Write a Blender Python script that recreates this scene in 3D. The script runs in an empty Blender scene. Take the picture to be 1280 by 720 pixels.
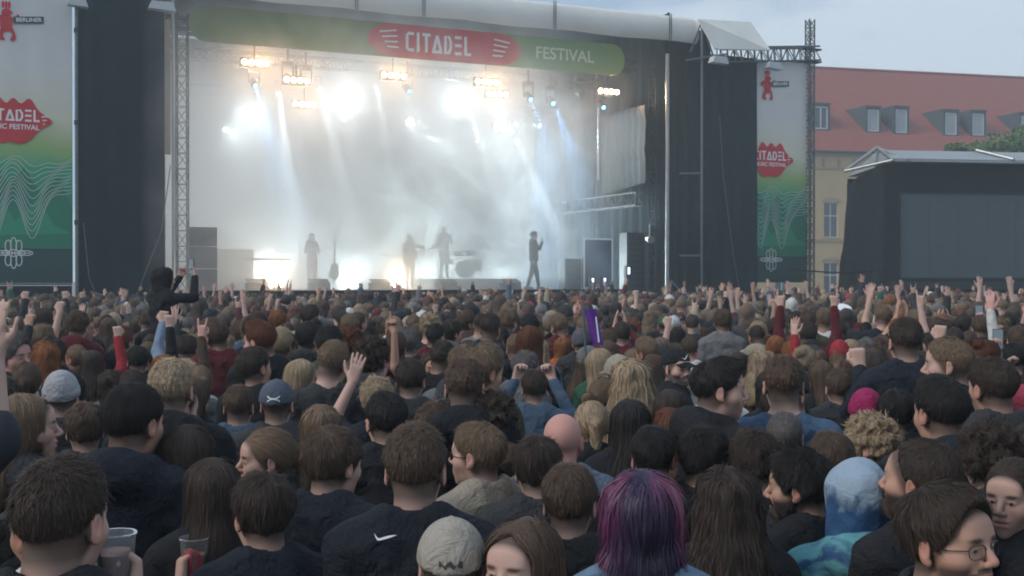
# A festival stage seen over the heads of its crowd, late on an overcast day.
import bpy, math, random
import numpy as np
from mathutils import Vector, Matrix, noise as mnoise
sc = bpy.context.scene
COL = sc.collection
R_ = math.radians
rng = np.random.default_rng(7); rnd = random.Random(11)

# ------------------------------------------------------------------ camera
F = 1500.0; HY = 350.0; EYE = 2.10          # focal length in px of the 1280 px photo, horizon row, eye height
cd = bpy.data.cameras.new('camera'); cam = bpy.data.objects.new('camera', cd); COL.objects.link(cam); sc.camera = cam
cd.sensor_width = 36; cd.lens = 36 * F / 1280; cd.clip_end = 2000; cd.clip_start = .05
cam.location = (0, 0, EYE); cam.rotation_euler = (math.pi / 2 - math.atan((360 - HY) / F), 0, 0)

# ------------------------------------------------------------------ sky, sun, exposure
SUN_EL, SUN_AZ = R_(38), R_(-115)            # azimuth from +Y towards +X
world = bpy.data.worlds.new('World'); sc.world = world; world.use_nodes = True
wt = world.node_tree; WN, WL = wt.nodes, wt.links
bg = WN['Background']; sky = WN.new('ShaderNodeTexSky'); sky.sky_type = 'NISHITA'; sky.sun_disc = False
sky.sun_elevation = SUN_EL; sky.sun_rotation = SUN_AZ; sky.dust_density = 2.5; sky.air_density = 1.2
tc = WN.new('ShaderNodeTexCoord'); mp = WN.new('ShaderNodeMapping'); mp.inputs['Scale'].default_value = (1, 1, 3.4); mp.inputs['Rotation'].default_value = (.05, .08, .6)
nz = WN.new('ShaderNodeTexNoise'); nz.inputs['Scale'].default_value = 3.6; nz.inputs['Detail'].default_value = 6; nz.inputs['Roughness'].default_value = .52; nz.inputs['Distortion'].default_value = .5
WL.new(tc.outputs['Generated'], mp.inputs[0]); WL.new(mp.outputs[0], nz.inputs['Vector'])
cr = WN.new('ShaderNodeValToRGB'); cr.color_ramp.elements[0].position = .43; cr.color_ramp.elements[1].position = .57
cr.color_ramp.elements[0].color = (2.0, 2.75, 3.8, 1); cr.color_ramp.elements[1].color = (3.7, 4.2, 4.75, 1)
WL.new(nz.outputs['Fac'], cr.inputs[0])
mx = WN.new('ShaderNodeMix'); mx.data_type = 'RGBA'; mx.inputs[0].default_value = .88
WL.new(sky.outputs[0], mx.inputs[6]); WL.new(cr.outputs[0], mx.inputs[7]); WL.new(mx.outputs[2], bg.inputs[0])
bg.inputs[1].default_value = .105
sd = bpy.data.lights.new('sun', 'SUN'); sun = bpy.data.objects.new('sun', sd); COL.objects.link(sun)
sd.energy = 1.0; sd.angle = R_(20); sd.color = (1, .95, .88)
sun.rotation_euler = (math.pi / 2 - SUN_EL, 0, -SUN_AZ + math.pi)
sc.view_settings.view_transform = 'Standard'; sc.view_settings.look = 'None'; sc.view_settings.exposure = .80; sc.view_settings.gamma = 1
sc.cycles.use_denoising = True
try: sc.cycles.denoiser = 'OPENIMAGEDENOISE'
except Exception: pass
sc.cycles.max_bounces = 5; sc.cycles.diffuse_bounces = 2; sc.cycles.glossy_bounces = 2; sc.cycles.transmission_bounces = 3
sc.cycles.volume_bounces = 2; sc.cycles.transparent_max_bounces = 8; sc.cycles.sample_clamp_indirect = 4
sc.cycles.volume_step_rate = 1.0; sc.cycles.volume_max_steps = 64; sc.cycles.filter_width = 1.9
sc.cycles.use_adaptive_sampling = True; sc.cycles.adaptive_threshold = .02

# ------------------------------------------------------------------ tagging and linking
def link(name, data, parent=None, mat=None):
    o = bpy.data.objects.new(name, data); COL.objects.link(o)
    if parent is not None: o.parent = parent
    return o
def tag(o, label=None, cat=None, group=None, kind=None):
    if label: o['label'] = label
    if cat: o['category'] = cat
    if group: o['group'] = group
    if kind: o['kind'] = kind
    return o
def empty(name, loc, rz=0, label=None, cat=None, group=None):
    o = link(name, None); o.location = loc; o.rotation_euler = (0, 0, rz); o.empty_display_size = .1
    return tag(o, label, cat, group)
def new_mat(name):
    m = bpy.data.materials.new(name); m.use_nodes = True
    nt = m.node_tree; b = nt.nodes['Principled BSDF']
    return m, nt, b, nt.nodes, nt.links
def mth(nt, op, a, b=None, c=None, clamp=False):
    n = nt.nodes.new('ShaderNodeMath'); n.operation = op; n.use_clamp = clamp
    for i, v in enumerate((a, b, c)):
        if v is None: continue
        if isinstance(v, (int, float)): n.inputs[i].default_value = v
        else: nt.links.new(v, n.inputs[i])
    return n.outputs[0]
def mix(nt, f, a, b, mode='MIX'):
    n = nt.nodes.new('ShaderNodeMix'); n.data_type = 'RGBA'; n.blend_type = mode
    for i, v in ((0, f), (6, a), (7, b)):
        if isinstance(v, (int, float)): n.inputs[i].default_value = v
        elif isinstance(v, tuple): n.inputs[i].default_value = (*v, 1) if len(v) == 3 else v
        else: nt.links.new(v, n.inputs[i])
    return n.outputs[2]
def attr(nt, name, out='Fac'):
    n = nt.nodes.new('ShaderNodeAttribute'); n.attribute_name = name; return n.outputs[out]
def noise(nt, scale, detail=3, coord='Object', rough=.55, dist=0.0, dim=None):
    tc = nt.nodes.new('ShaderNodeTexCoord'); n = nt.nodes.new('ShaderNodeTexNoise')
    n.inputs['Scale'].default_value = scale; n.inputs['Detail'].default_value = detail; n.inputs['Roughness'].default_value = rough
    n.inputs['Distortion'].default_value = dist
    if isinstance(dim, tuple):
        mp = nt.nodes.new('ShaderNodeMapping'); mp.inputs['Scale'].default_value = dim
        nt.links.new(tc.outputs[coord], mp.inputs[0]); nt.links.new(mp.outputs[0], n.inputs['Vector'])
    else: nt.links.new(tc.outputs[coord], n.inputs['Vector'])
    return n.outputs['Fac']
def ramp(nt, f, stops):
    n = nt.nodes.new('ShaderNodeValToRGB'); nt.links.new(f, n.inputs[0])
    cr = n.color_ramp
    while len(cr.elements) < len(stops): cr.elements.new(.5)
    for e, (p, c) in zip(cr.elements, stops):
        e.position = p; e.color = (*c, 1) if isinstance(c, tuple) else (c, c, c, 1)
    return n.outputs[0]
def bump(nt, b, h, strength=.3, dist=.01):
    n = nt.nodes.new('ShaderNodeBump'); n.inputs['Strength'].default_value = strength; n.inputs['Distance'].default_value = dist
    nt.links.new(h, n.inputs['Height']); nt.links.new(n.outputs[0], b.inputs['Normal'])

def skin_material():
    m, nt, b, N, L = new_mat('skin')
    oi = N.new('ShaderNodeObjectInfo')
    c = oi.outputs['Color']
    c = mix(nt, mth(nt, 'MULTIPLY', noise(nt, 40, 3), .35), c, mix(nt, 1.0, c, (.86, .62, .56), 'MULTIPLY'))
    c = mix(nt, mth(nt, 'MULTIPLY', attr(nt, 'redd'), .45), c, mix(nt, 1.0, c, (1.05, .55, .5), 'MULTIPLY'))
    c = mix(nt, mth(nt, 'MULTIPLY', attr(nt, 'lips'), .75), c, mix(nt, 1.0, c, (.85, .42, .42), 'MULTIPLY'))
    c = mix(nt, mth(nt, 'MULTIPLY', attr(nt, 'stub'), .95), c, (.050, .036, .029))
    c = mix(nt, mth(nt, 'MULTIPLY', attr(nt, 'brow'), .93), c, (.05, .035, .025))
    c = mix(nt, attr(nt, 'eyew'), c, (.32, .28, .26))
    c = mix(nt, attr(nt, 'iris'), c, (.03, .02, .015))
    L.new(c, b.inputs['Base Color']); b.inputs['Roughness'].default_value = .6; b.inputs['Specular IOR Level'].default_value = .3
    b.inputs['Subsurface Weight'].default_value = .0
    bump(nt, b, noise(nt, 260, 3), .15, .001)
    return m
def hair_material():
    m, nt, b, N, L = new_mat('hair')
    oi = N.new('ShaderNodeObjectInfo')
    t = attr(nt, 'tint')
    k = mth(nt, 'ADD', mth(nt, 'MULTIPLY', t, 1.7), .25)
    cc = N.new('ShaderNodeCombineColor')
    for i in range(3): L.new(k, cc.inputs[i])
    c = mix(nt, 1.0, oi.outputs['Color'], cc.outputs[0], 'MULTIPLY')
    L.new(c, b.inputs['Base Color']); b.inputs['Roughness'].default_value = .6
    b.inputs['Specular IOR Level'].default_value = .18
    return m
def cloth_material():
    m, nt, b, N, L = new_mat('cloth')
    oi = N.new('ShaderNodeObjectInfo')
    c = mix(nt, mth(nt, 'MULTIPLY', noise(nt, 9, 4), .5), oi.outputs['Color'], mix(nt, 1.0, oi.outputs['Color'], (.6, .6, .62), 'MULTIPLY'))
    L.new(c, b.inputs['Base Color']); b.inputs['Roughness'].default_value = .85
    b.inputs['Specular IOR Level'].default_value = .25
    h = mth(nt, 'ADD', noise(nt, 14, 4, rough=.6, dist=.6), mth(nt, 'MULTIPLY', noise(nt, 420, 1), .05))
    bump(nt, b, h, .9, .035)
    return m
M_skin, M_hair, M_cloth = skin_material(), hair_material(), cloth_material()
# ------------------------------------------------------------------ mesh collector
class MB:
    def __init__(s): s.v, s.f = [], []
    def add(s, vs, fs):
        o = len(s.v); s.v += [tuple(v) for v in vs]; s.f += [tuple(i + o for i in f) for f in fs]; return s
    def box(s, a, b):
        x0, y0, z0 = a; x1, y1, z1 = b
        return s.add([(x0, y0, z0), (x1, y0, z0), (x1, y1, z0), (x0, y1, z0), (x0, y0, z1), (x1, y0, z1), (x1, y1, z1), (x0, y1, z1)],
                     [(0, 3, 2, 1), (4, 5, 6, 7), (0, 1, 5, 4), (1, 2, 6, 5), (2, 3, 7, 6), (3, 0, 4, 7)])
    def tube(s, p, q, r, n=8, r2=None):
        p, q = Vector(p), Vector(q); d = (q - p).normalized(); r2 = r if r2 is None else r2
        a = d.orthogonal().normalized(); b = d.cross(a); vs = []
        for (c, rr) in ((p, r), (q, r2)):
            vs += [c + (a * math.cos(t) + b * math.sin(t)) * rr for t in [2 * math.pi * i / n for i in range(n)]]
        return s.add(vs, [(i, (i + 1) % n, n + (i + 1) % n, n + i) for i in range(n)] + [tuple(range(n))[::-1], tuple(range(n, 2 * n))])
    def path(s, pts, r, n=6):
        for p, q in zip(pts[:-1], pts[1:]): s.tube(p, q, r, n)
        return s
    def disc(s, c, d, r, h, n=16, r2=None):
        c, d = Vector(c), Vector(d).normalized(); return s.tube(c, c + d * h, r, n, r2)
    def prism(s, poly, y0, y1):
        """poly in (x, z), extruded along y"""
        n = len(poly)
        return s.add([(x, y0, z) for x, z in poly] + [(x, y1, z) for x, z in poly],
                     [tuple(range(n)), tuple(range(n, 2 * n))[::-1]] + [(i, n + i, n + (i + 1) % n, (i + 1) % n) for i in range(n)])
    def ribbon(s, pts, w, y, th=.004):
        """flat line in the xz plane at depth y"""
        vs, fs = [], []
        for i, (x, z) in enumerate(pts):
            a = pts[max(i - 1, 0)]; b = pts[min(i + 1, len(pts) - 1)]
            dx, dz = b[0] - a[0], b[1] - a[1]; L = math.hypot(dx, dz) + 1e-9
            nx, nz_ = -dz / L * w / 2, dx / L * w / 2
            vs += [(x + nx, y, z + nz_), (x - nx, y, z - nz_)]
        for i in range(len(pts) - 1): fs.append((2 * i, 2 * i + 2, 2 * i + 3, 2 * i + 1))
        return s.add(vs, fs)
    def truss(s, p, q, w=.35, h=.35, r=.024, rb=.014, seg=None):
        """box truss between two points"""
        p, q = Vector(p), Vector(q); d = q - p; L = d.length; d.normalize()
        up = Vector((0, 0, 1)) if abs(d.z) < .9 else Vector((0, 1, 0))
        a = d.cross(up).normalized(); b = a.cross(d).normalized()
        C = [a * sx * w / 2 + b * sz * h / 2 for sx, sz in ((-1, -1), (1, -1), (1, 1), (-1, 1))]
        for c in C: s.tube(p + c, q + c, r, 6)
        n = seg or max(2, int(L / (h * 1.1)))
        for i in range(n):
            t0, t1 = p + d * L * i / n, p + d * L * (i + 1) / n
            for k in range(4):
                c0, c1 = C[k], C[(k + 1) % 4]
                if i % 2: c0, c1 = c1, c0
                s.tube(t0 + c0, t1 + c1, rb, 4)
                s.tube(t0 + c0, t0 + c1, rb, 4)
        return s
    def build(s, name, mat, parent=None, smooth=False):
        me = bpy.data.meshes.new(name); me.from_pydata(s.v, [], s.f); me.update()
        if smooth:
            for p in me.polygons: p.use_smooth = True
        if mat: me.materials.append(mat)
        return link(name, me, parent)

def plain(name, col, rough=.7, metal=0.0, spec=.3, nscale=None, namt=.25, bmp=0.0, emit=None, estr=0.0):
    m, nt, b, N, L = new_mat(name)
    b.inputs['Base Color'].default_value = (*col, 1)
    if nscale:
        dark = tuple(c * (1 - namt * 1.6) for c in col)
        c = mix(nt, noise(nt, nscale, 5), dark, tuple(min(1, c * (1 + namt * .6)) for c in col))
        L.new(c, b.inputs['Base Color'])
        if bmp: bump(nt, b, noise(nt, nscale * 3, 4), bmp, .02)
    b.inputs['Roughness'].default_value = rough; b.inputs['Metallic'].default_value = metal; b.inputs['Specular IOR Level'].default_value = spec
    if emit:
        b.inputs['Emission Color'].default_value = (*emit, 1); b.inputs['Emission Strength'].default_value = estr
    return m
# ------------------------------------------------------------------ sculpting kit
def smin(a, b, k):
    h = np.clip(0.5 + 0.5 * (b - a) / k, 0, 1)
    return b + (a - b) * h - k * h * (1 - h)

def wave(P, f, ph=0.0):
    x, y, z = P
    return (np.sin(x * f + 1.3 * np.sin(y * f * .7 + ph) + ph) + np.sin(y * f * 1.1 + 1.7 * np.sin(z * f * .6 + ph * 2) + 2.1)
            + np.sin(z * f * .9 + 1.5 * np.sin(x * f * .8 + 4 + ph))) / 3.0

class Prim:
    """ellipsoid or tapered capsule, in an optional frame (R, t)"""
    def __init__(s, kind, a, b=None, r=None, r2=None, k=.02, sub=False, frame=None, rot=None):
        s.kind, s.k, s.sub = kind, k, sub
        s.a = np.array(a, float); s.b = None if b is None else np.array(b, float)
        s.r = np.array(r, float); s.r2 = s.r if r2 is None else np.array(r2, float)
        s.rot = None
        if kind == 'e':
            R = np.eye(3) if rot is None else rot
            if frame is not None:
                s.a = frame[0] @ s.a + frame[1]; R = frame[0] @ R
            s.rot = R
        elif frame is not None:
            s.a = frame[0] @ s.a + frame[1]; s.b = frame[0] @ s.b + frame[1]
    def bounds(s, m):
        if s.kind == 'e':
            e = float(np.max(s.r)) + m
            return s.a - e, s.a + e
        e = max(float(s.r), float(s.r2)) + m
        return np.minimum(s.a, s.b) - e, np.maximum(s.a, s.b) + e
    def ev(s, x, y, z, inf=0.0):
        if s.kind == 'e':
            dx, dy, dz = x - s.a[0], y - s.a[1], z - s.a[2]
            R = s.rot
            lx = dx * R[0, 0] + dy * R[1, 0] + dz * R[2, 0]
            ly = dx * R[0, 1] + dy * R[1, 1] + dz * R[2, 1]
            lz = dx * R[0, 2] + dy * R[1, 2] + dz * R[2, 2]
            r = s.r + inf
            k0 = np.sqrt((lx / r[0]) ** 2 + (ly / r[1]) ** 2 + (lz / r[2]) ** 2) + 1e-9
            k1 = np.sqrt((lx / r[0] ** 2) ** 2 + (ly / r[1] ** 2) ** 2 + (lz / r[2] ** 2) ** 2) + 1e-9
            return k0 * (k0 - 1) / k1
        d = s.b - s.a
        L = float(d @ d) + 1e-9
        h = np.clip(((x - s.a[0]) * d[0] + (y - s.a[1]) * d[1] + (z - s.a[2]) * d[2]) / L, 0, 1)
        return np.sqrt((x - s.a[0] - h * d[0]) ** 2 + (y - s.a[1] - h * d[1]) ** 2 + (z - s.a[2] - h * d[2]) ** 2) - (s.r + (s.r2 - s.r) * h) - inf

def axis(lo, hi, coarse, fines):
    """grid line positions: spacing `coarse`, finer inside the (a, b, step) spans"""
    out = [lo]
    while out[-1] < hi:
        st = coarse
        for a, b, f in fines:
            if a <= out[-1] < b: st = min(st, f)
            elif out[-1] < a: st = min(st, max(f, (a - out[-1]) * .6 + f))
        out.append(out[-1] + st)
    return np.array(out)

CAP = .08
def field(axes, prims, inf=0.0):
    X, Y, Z = axes
    D = np.full((len(X), len(Y), len(Z)), CAP)
    for p in prims:
        m = CAP + inf
        lo, hi = p.bounds(m)
        i0, i1 = np.searchsorted(X, lo[0]), np.searchsorted(X, hi[0])
        j0, j1 = np.searchsorted(Y, lo[1]), np.searchsorted(Y, hi[1])
        k0, k1 = np.searchsorted(Z, lo[2]), np.searchsorted(Z, hi[2])
        if i1 <= i0 or j1 <= j0 or k1 <= k0: continue
        v = p.ev(X[i0:i1, None, None], Y[None, j0:j1, None], Z[None, None, k0:k1], inf)
        c = D[i0:i1, j0:j1, k0:k1]
        if p.sub: D[i0:i1, j0:j1, k0:k1] = -smin(-c, v, p.k)
        else: D[i0:i1, j0:j1, k0:k1] = smin(c, v, p.k)
    return D

def nets(axes, D):
    """surface nets on a tensor grid -> verts, quads"""
    X, Y, Z = axes
    nx, ny, nz = D.shape
    S = D < 0
    acc = np.zeros((nx - 1, ny - 1, nz - 1, 3)); cnt = np.zeros((nx - 1, ny - 1, nz - 1))
    G = [X, Y, Z]
    for ax in range(3):
        sl0 = [slice(None)] * 3; sl1 = [slice(None)] * 3
        sl0[ax] = slice(0, -1); sl1[ax] = slice(1, None)
        a, b = D[tuple(sl0)], D[tuple(sl1)]
        cr = np.argwhere((a < 0) != (b < 0))
        if len(cr) == 0: continue
        va = a[tuple(cr.T)]; vb = b[tuple(cr.T)]
        t = va / (va - vb)
        P = np.stack([X[cr[:, 0]], Y[cr[:, 1]], Z[cr[:, 2]]], 1)
        g = G[ax]
        P[:, ax] = g[cr[:, ax]] * (1 - t) + g[cr[:, ax] + 1] * t
        o1, o2 = [i for i in range(3) if i != ax]
        for da in (0, 1):
            for db in (0, 1):
                c = cr.copy(); c[:, o1] -= da; c[:, o2] -= db
                ok = (c >= 0).all(1) & (c[:, 0] < nx - 1) & (c[:, 1] < ny - 1) & (c[:, 2] < nz - 1)
                np.add.at(acc, tuple(c[ok].T), P[ok]); np.add.at(cnt, tuple(c[ok].T), 1)
    idx = np.full(cnt.shape, -1, int)
    m = cnt > 0
    idx[m] = np.arange(m.sum())
    V = acc[m] / cnt[m][:, None]
    quads = []
    for ax in range(3):
        sl0 = [slice(None)] * 3; sl1 = [slice(None)] * 3
        sl0[ax] = slice(0, -1); sl1[ax] = slice(1, None)
        cr = np.argwhere(S[tuple(sl0)] != S[tuple(sl1)])
        if len(cr) == 0: continue
        o1, o2 = (ax + 1) % 3, (ax + 2) % 3
        ok = (cr[:, o1] > 0) & (cr[:, o2] > 0) & (cr[:, o1] < D.shape[o1] - 1) & (cr[:, o2] < D.shape[o2] - 1)
        cr = cr[ok]
        def at(d1, d2):
            c = cr.copy(); c[:, o1] += d1; c[:, o2] += d2
            return idx[tuple(c.T)]
        q = np.stack([at(-1, -1), at(0, -1), at(0, 0), at(-1, 0)], 1)
        inside = S[tuple(cr.T)]
        q[~inside] = q[~inside][:, ::-1]
        quads.append(q)
    Q = np.concatenate(quads)
    return V, Q

def np_mesh(name, V, Q, smooth=True, attrs=None, mat=None):
    """V (n,3), Q list of index arrays of shape (m, 3) or (m, 4)"""
    me = bpy.data.meshes.new(name)
    Qs = Q if isinstance(Q, list) else [Q]
    Qs = [q for q in Qs if len(q)]
    me.vertices.add(len(V)); me.vertices.foreach_set('co', np.asarray(V, np.float32).ravel())
    nl = sum(q.size for q in Qs); nf = sum(len(q) for q in Qs)
    me.loops.add(nl); me.polygons.add(nf)
    me.loops.foreach_set('vertex_index', np.concatenate([q.ravel() for q in Qs]).astype(np.int32))
    tot = np.concatenate([np.full(len(q), q.shape[1]) for q in Qs])
    st = np.concatenate([[0], np.cumsum(tot)[:-1]])
    me.polygons.foreach_set('loop_start', st.astype(np.int32))
    me.polygons.foreach_set('use_smooth', np.full(nf, bool(smooth)))
    me.update(calc_edges=True)
    for k, v in (attrs or {}).items():
        v = np.asarray(v, np.float32)
        if v.ndim == 1:
            a = me.attributes.new(k, 'FLOAT', 'POINT'); a.data.foreach_set('value', v)
        else:
            a = me.attributes.new(k, 'FLOAT_COLOR', 'POINT')
            a.data.foreach_set('color', np.concatenate([v, np.ones((len(v), 1), np.float32)], 1).ravel())
    if mat: me.materials.append(mat)
    return me

def rotm(yaw=0, pitch=0, roll=0):
    cy, sy = math.cos(yaw), math.sin(yaw); cp, sp = math.cos(pitch), math.sin(pitch); cr, sr = math.cos(roll), math.sin(roll)
    Rz = np.array([[cy, -sy, 0], [sy, cy, 0], [0, 0, 1]]); Rx = np.array([[1, 0, 0], [0, cp, -sp], [0, sp, cp]])
    Ry = np.array([[cr, 0, sr], [0, 1, 0], [-sr, 0, cr]])
    return Rz @ Rx @ Ry

# ------------------------------------------------------------------ the human figure (feet at 0, crown at 1.75, facing +Y)
HEADC = np.array([0, .018, 1.612])
NECKB = np.array([0, -.02, 1.46])
def head_frame(yaw=0, pitch=0, roll=0):
    R = rotm(yaw, pitch, roll)
    return (R, NECKB + R @ (HEADC - NECKB))

def head_prims(fr, fem=0.0, beard=False, mouth=0.0, heavy=0.0):
    E = lambda c, r, k=.02, sub=False, rot=None: Prim('e', c, r=r, k=k, sub=sub, frame=fr, rot=rot)
    C = lambda a, b, r, r2=None, k=.012, sub=False: Prim('c', a, b, r, r2, k=k, sub=sub, frame=fr)
    j = 1 - .10 * fem + .08 * heavy
    P = [E((0, -.014, .034), (.075, .096, .086)),
         E((0, .026, -.015), (.064 + .004 * heavy, .062, .084), .03),
         E((0, .028, -.068), (.052 * j, .050, .042), .025),
         E((0, .068, -.098), (.021 * j, .018, .018), .025),
         E((.042, .054, -.024), (.024, .026, .026), .03), E((-.042, .054, -.024), (.024, .026, .026), .03),
         E((0, .072, .045), (.052, .020, .035), .03),
         C((-.034, .075, .020), (.034, .075, .020), .0120 - .004 * fem, k=.025),
         E((0, .066, -.058), (.030, .029, .032), .02)]
    for s in (-1, 1):
        P.append(E((s * .031, .098, .001), (.016, .012, .011), .014, True))
        P.append(E((s * .0305, .0755, .000), (.0135, .0135, .0115), .004))
        P.append(C((s * .020, .0885, .0065), (s * .042, .083, .0055), .0036, .0036, .005))
    P += [C((0, .086, .016), (0, .111, -.024), .0065, .0115, .012),
          E((.0115, .100, -.031), (.0075, .010, .007), .007), E((-.0115, .100, -.031), (.0075, .010, .007), .007),
          C((-.017, .088, -.056), (.017, .088, -.056), .0055, k=.009), C((0, .092, -.055), (0, .092, -.055), .006, k=.009),
          C((-.014, .086, -.0665 - mouth), (.014, .086, -.0665 - mouth), .0072, k=.009),
          C((-.024, .094, -.0612 - mouth * .5), (.024, .094, -.0612 - mouth * .5), .0022 + mouth * .4, k=.004, sub=True)]
    for s in (-1, 1):
        R = rotm(s * -.42, -.12, 0)
        P.append(E((s * .078, -.008, -.002), (.0085, .019, .031), .006, False, R))
        P.append(E((s * .088, -.002, .002), (.006, .011, .017), .006, True, R))
        P.append(E((s * .077, .000, -.028), (.007, .010, .010), .006, False, R))
    if beard:
        P += [E((0, .045, -.088), (.047, .046, .034), .02), E((0, .082, -.046), (.026, .010, .007), .01)]
    return P

def hand_prims(w, fd, pn, side=1, pose='open', sc=1.0):
    """wrist w, finger direction fd, palm normal pn (palm faces along pn)"""
    fd = np.array(fd, float); fd /= np.linalg.norm(fd)
    pn = np.array(pn, float); pn -= fd * (pn @ fd); pn /= np.linalg.norm(pn)
    sd = np.cross(fd, pn) * side                      # towards the thumb
    w = np.array(w, float)
    F = lambda a, b, c: w + (sd * a + fd * b + pn * c) * sc
    P = []
    C = lambda a, b, r, r2, k=.006: P.append(Prim('c', a, b, r * sc, r2 * sc, k=k))
    for o in (-.027, -.009, .009, .027):
        C(F(o * .6, .012, 0), F(o, .088, 0), .015, .0125, .014)
    L = [.066, .078, .084, .074]                       # little ... index
    curls = {'open': [.15, .12, .10, .12], 'fist': [1.55] * 4, 'point': [1.5, 1.5, 1.5, .06], 'horns': [.1, 1.5, 1.5, .05],
             'grip': [1.05, 1.0, .95, .9], 'relaxed': [.6, .5, .42, .35], 'two': [1.5, 1.5, .06, .06]}[pose]
    for q, (l, cu) in enumerate(zip(L, curls)):
        o = -.030 + q * .0195
        p = F(o, .092, 0); spread = (q - 1.6) * (.10 if pose in ('open', 'two', 'horns') else .02)
        ang = 0.0
        for sgi, (f, r) in enumerate(((.45, .0098), (.31, .0088), (.24, .0078))):
            ang += cu * (1.0 if sgi else .85)
            d = (fd * math.cos(ang) + pn * math.sin(ang)) + sd * spread * max(0, math.cos(ang))
            q2 = p + d * l * f * sc
            C(p, q2, r + .0006, r, .004)
            p = q2
    tcl = pose in ('fist', 'point', 'horns', 'grip', 'two')
    t0 = F(.022, .022, .004); t1 = F(.050, .052, .014)
    t2 = F(.044, .080, .030) if tcl else F(.066, .085, .014)
    t3 = F(.020, .092, .040) if tcl else F(.074, .110, .012)
    C(t0, t1, .0150, .0115, .012); C(t1, t2, .0112, .0098); C(t2, t3, .0096, .0082)
    return P

ARMS = {  # shoulder side: elbow, wrist, finger direction, palm normal, hand pose  (x is mirrored for the left arm)
    'down': ((.222, -.03, 1.13), (.235, .04, .89), (.02, .15, -1), (-1, 0, 0), 'relaxed'),
    'front': ((.24, .00, 1.14), (.13, .23, 1.20), (-.6, .6, .25), (-.3, -.2, 1), 'relaxed'),
    'up': ((.27, .13, 1.62), (.22, .17, 1.87), (-.05, .1, 1), (0, 1, 0), 'open'),
    'up_point': ((.27, .10, 1.63), (.25, .13, 1.89), (.0, .05, 1), (-.2, 1, 0), 'point'),
    'up_fist': ((.26, .15, 1.60), (.22, .20, 1.84), (-.05, .1, 1), (0, 1, 0), 'fist'),
    'up_horns': ((.26, .12, 1.62), (.22, .16, 1.86), (.05, .05, 1), (0, 1, 0), 'horns'),
    'phone': ((.25, .22, 1.42), (.13, .33, 1.65), (-.25, .1, 1), (-.6, -.5, 0), 'grip'),
    'clap': ((.26, .18, 1.45), (.06, .33, 1.66), (-.15, .1, 1), (-1, 0, 0), 'open'),
    'cup': ((.25, .02, 1.17), (.17, .25, 1.33), (-.45, .55, .35), (-.8, -.5, 0), 'grip'),
}
def body_prims(arm_r='down', arm_l='down', fem=0.0, heavy=0.0, stride=0.0, sit=False):
    sh = .180 - .018 * fem + .01 * heavy
    E = lambda c, r, k=.05: Prim('e', c, r=r, k=k)
    T = [E((0, .005, .95), (.155 + .01 * fem, .115 + .03 * heavy, .13)), E((0, .005 + .02 * heavy, 1.12), (.132 - .012 * fem + .04 * heavy, .10 + .04 * heavy, .17)),
         E((0, 0, 1.29), (.158 - .015 * fem + .01 * heavy, .112, .165)),
         Prim('c', (-sh + .03, -.015, 1.415), (sh - .03, -.015, 1.415), .058, k=.05),
         Prim('c', (-.05, -.03, 1.455), (.05, -.03, 1.455), .048, k=.05)]
    if fem > .5: T += [E((s * .075, .085, 1.27), (.06, .05, .06), .03) for s in (-1, 1)]
    N = [Prim('c', (0, -.03, 1.44), (0, -.012, 1.56), .060 - .008 * fem, .055 - .008 * fem, k=.03)]
    A, H, info = [], [], []
    for s, nm in ((1, arm_r), (-1, arm_l)):
        el, wr, fd, pn, hp = ARMS[nm] if isinstance(nm, str) else nm
        m = np.array([s, 1, 1])
        S = np.array([s * sh, -.01, 1.405]); e = np.array(el) * m; w = np.array(wr) * m
        A.append([Prim('c', S, e, .053 - .006 * fem, .042 - .005 * fem, k=.035), Prim('c', e, w, .041 - .005 * fem, .027 - .002 * fem, k=.02)])
        fdm, pnm = np.array(fd) * m, np.array(pn) * m
        H.append(hand_prims(w, fdm, pnm, -s if True else s, hp, .94 if fem > .5 else 1.0))
        info.append((e, w, fdm, pnm))
    L = []
    for s in (-1, 1):
        st = s * stride
        if sit:
            L += [Prim('c', (s * .10, .02, .90), (s * .13, .40, .93), .088, .056, k=.04), Prim('c', (s * .13, .40, .93), (s * .10, .36, .50), .056, .036, k=.03)]
            continue
        L += [Prim('c', (s * .085, 0, .90), (s * .10, .015 + st * .5, .50), .088, .056, k=.04),
              Prim('c', (s * .10, .015 + st * .5, .50), (s * .105, -.02 + st, .09), .056, .036, k=.03)]
    F = []
    for s in (-1, 1):
        st = s * stride
        if sit:
            F.append(Prim('c', (s * .10, .34, .46), (s * .11, .50, .43), .042, .034, k=.03)); continue
        F.append(Prim('c', (s * .105, -.04 + st, .045), (s * .125, .13 + st, .034), .042, .034, k=.03))
    return T, N, A, H, L, F, info

def mk_axes(lo, hi, coarse, boxes):
    """boxes: (lo3, hi3, step) regions needing a finer grid"""
    return [axis(lo[a], hi[a], coarse[a], [(b[0][a], b[1][a], b[2]) for b in boxes]) for a in range(3)]

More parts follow.
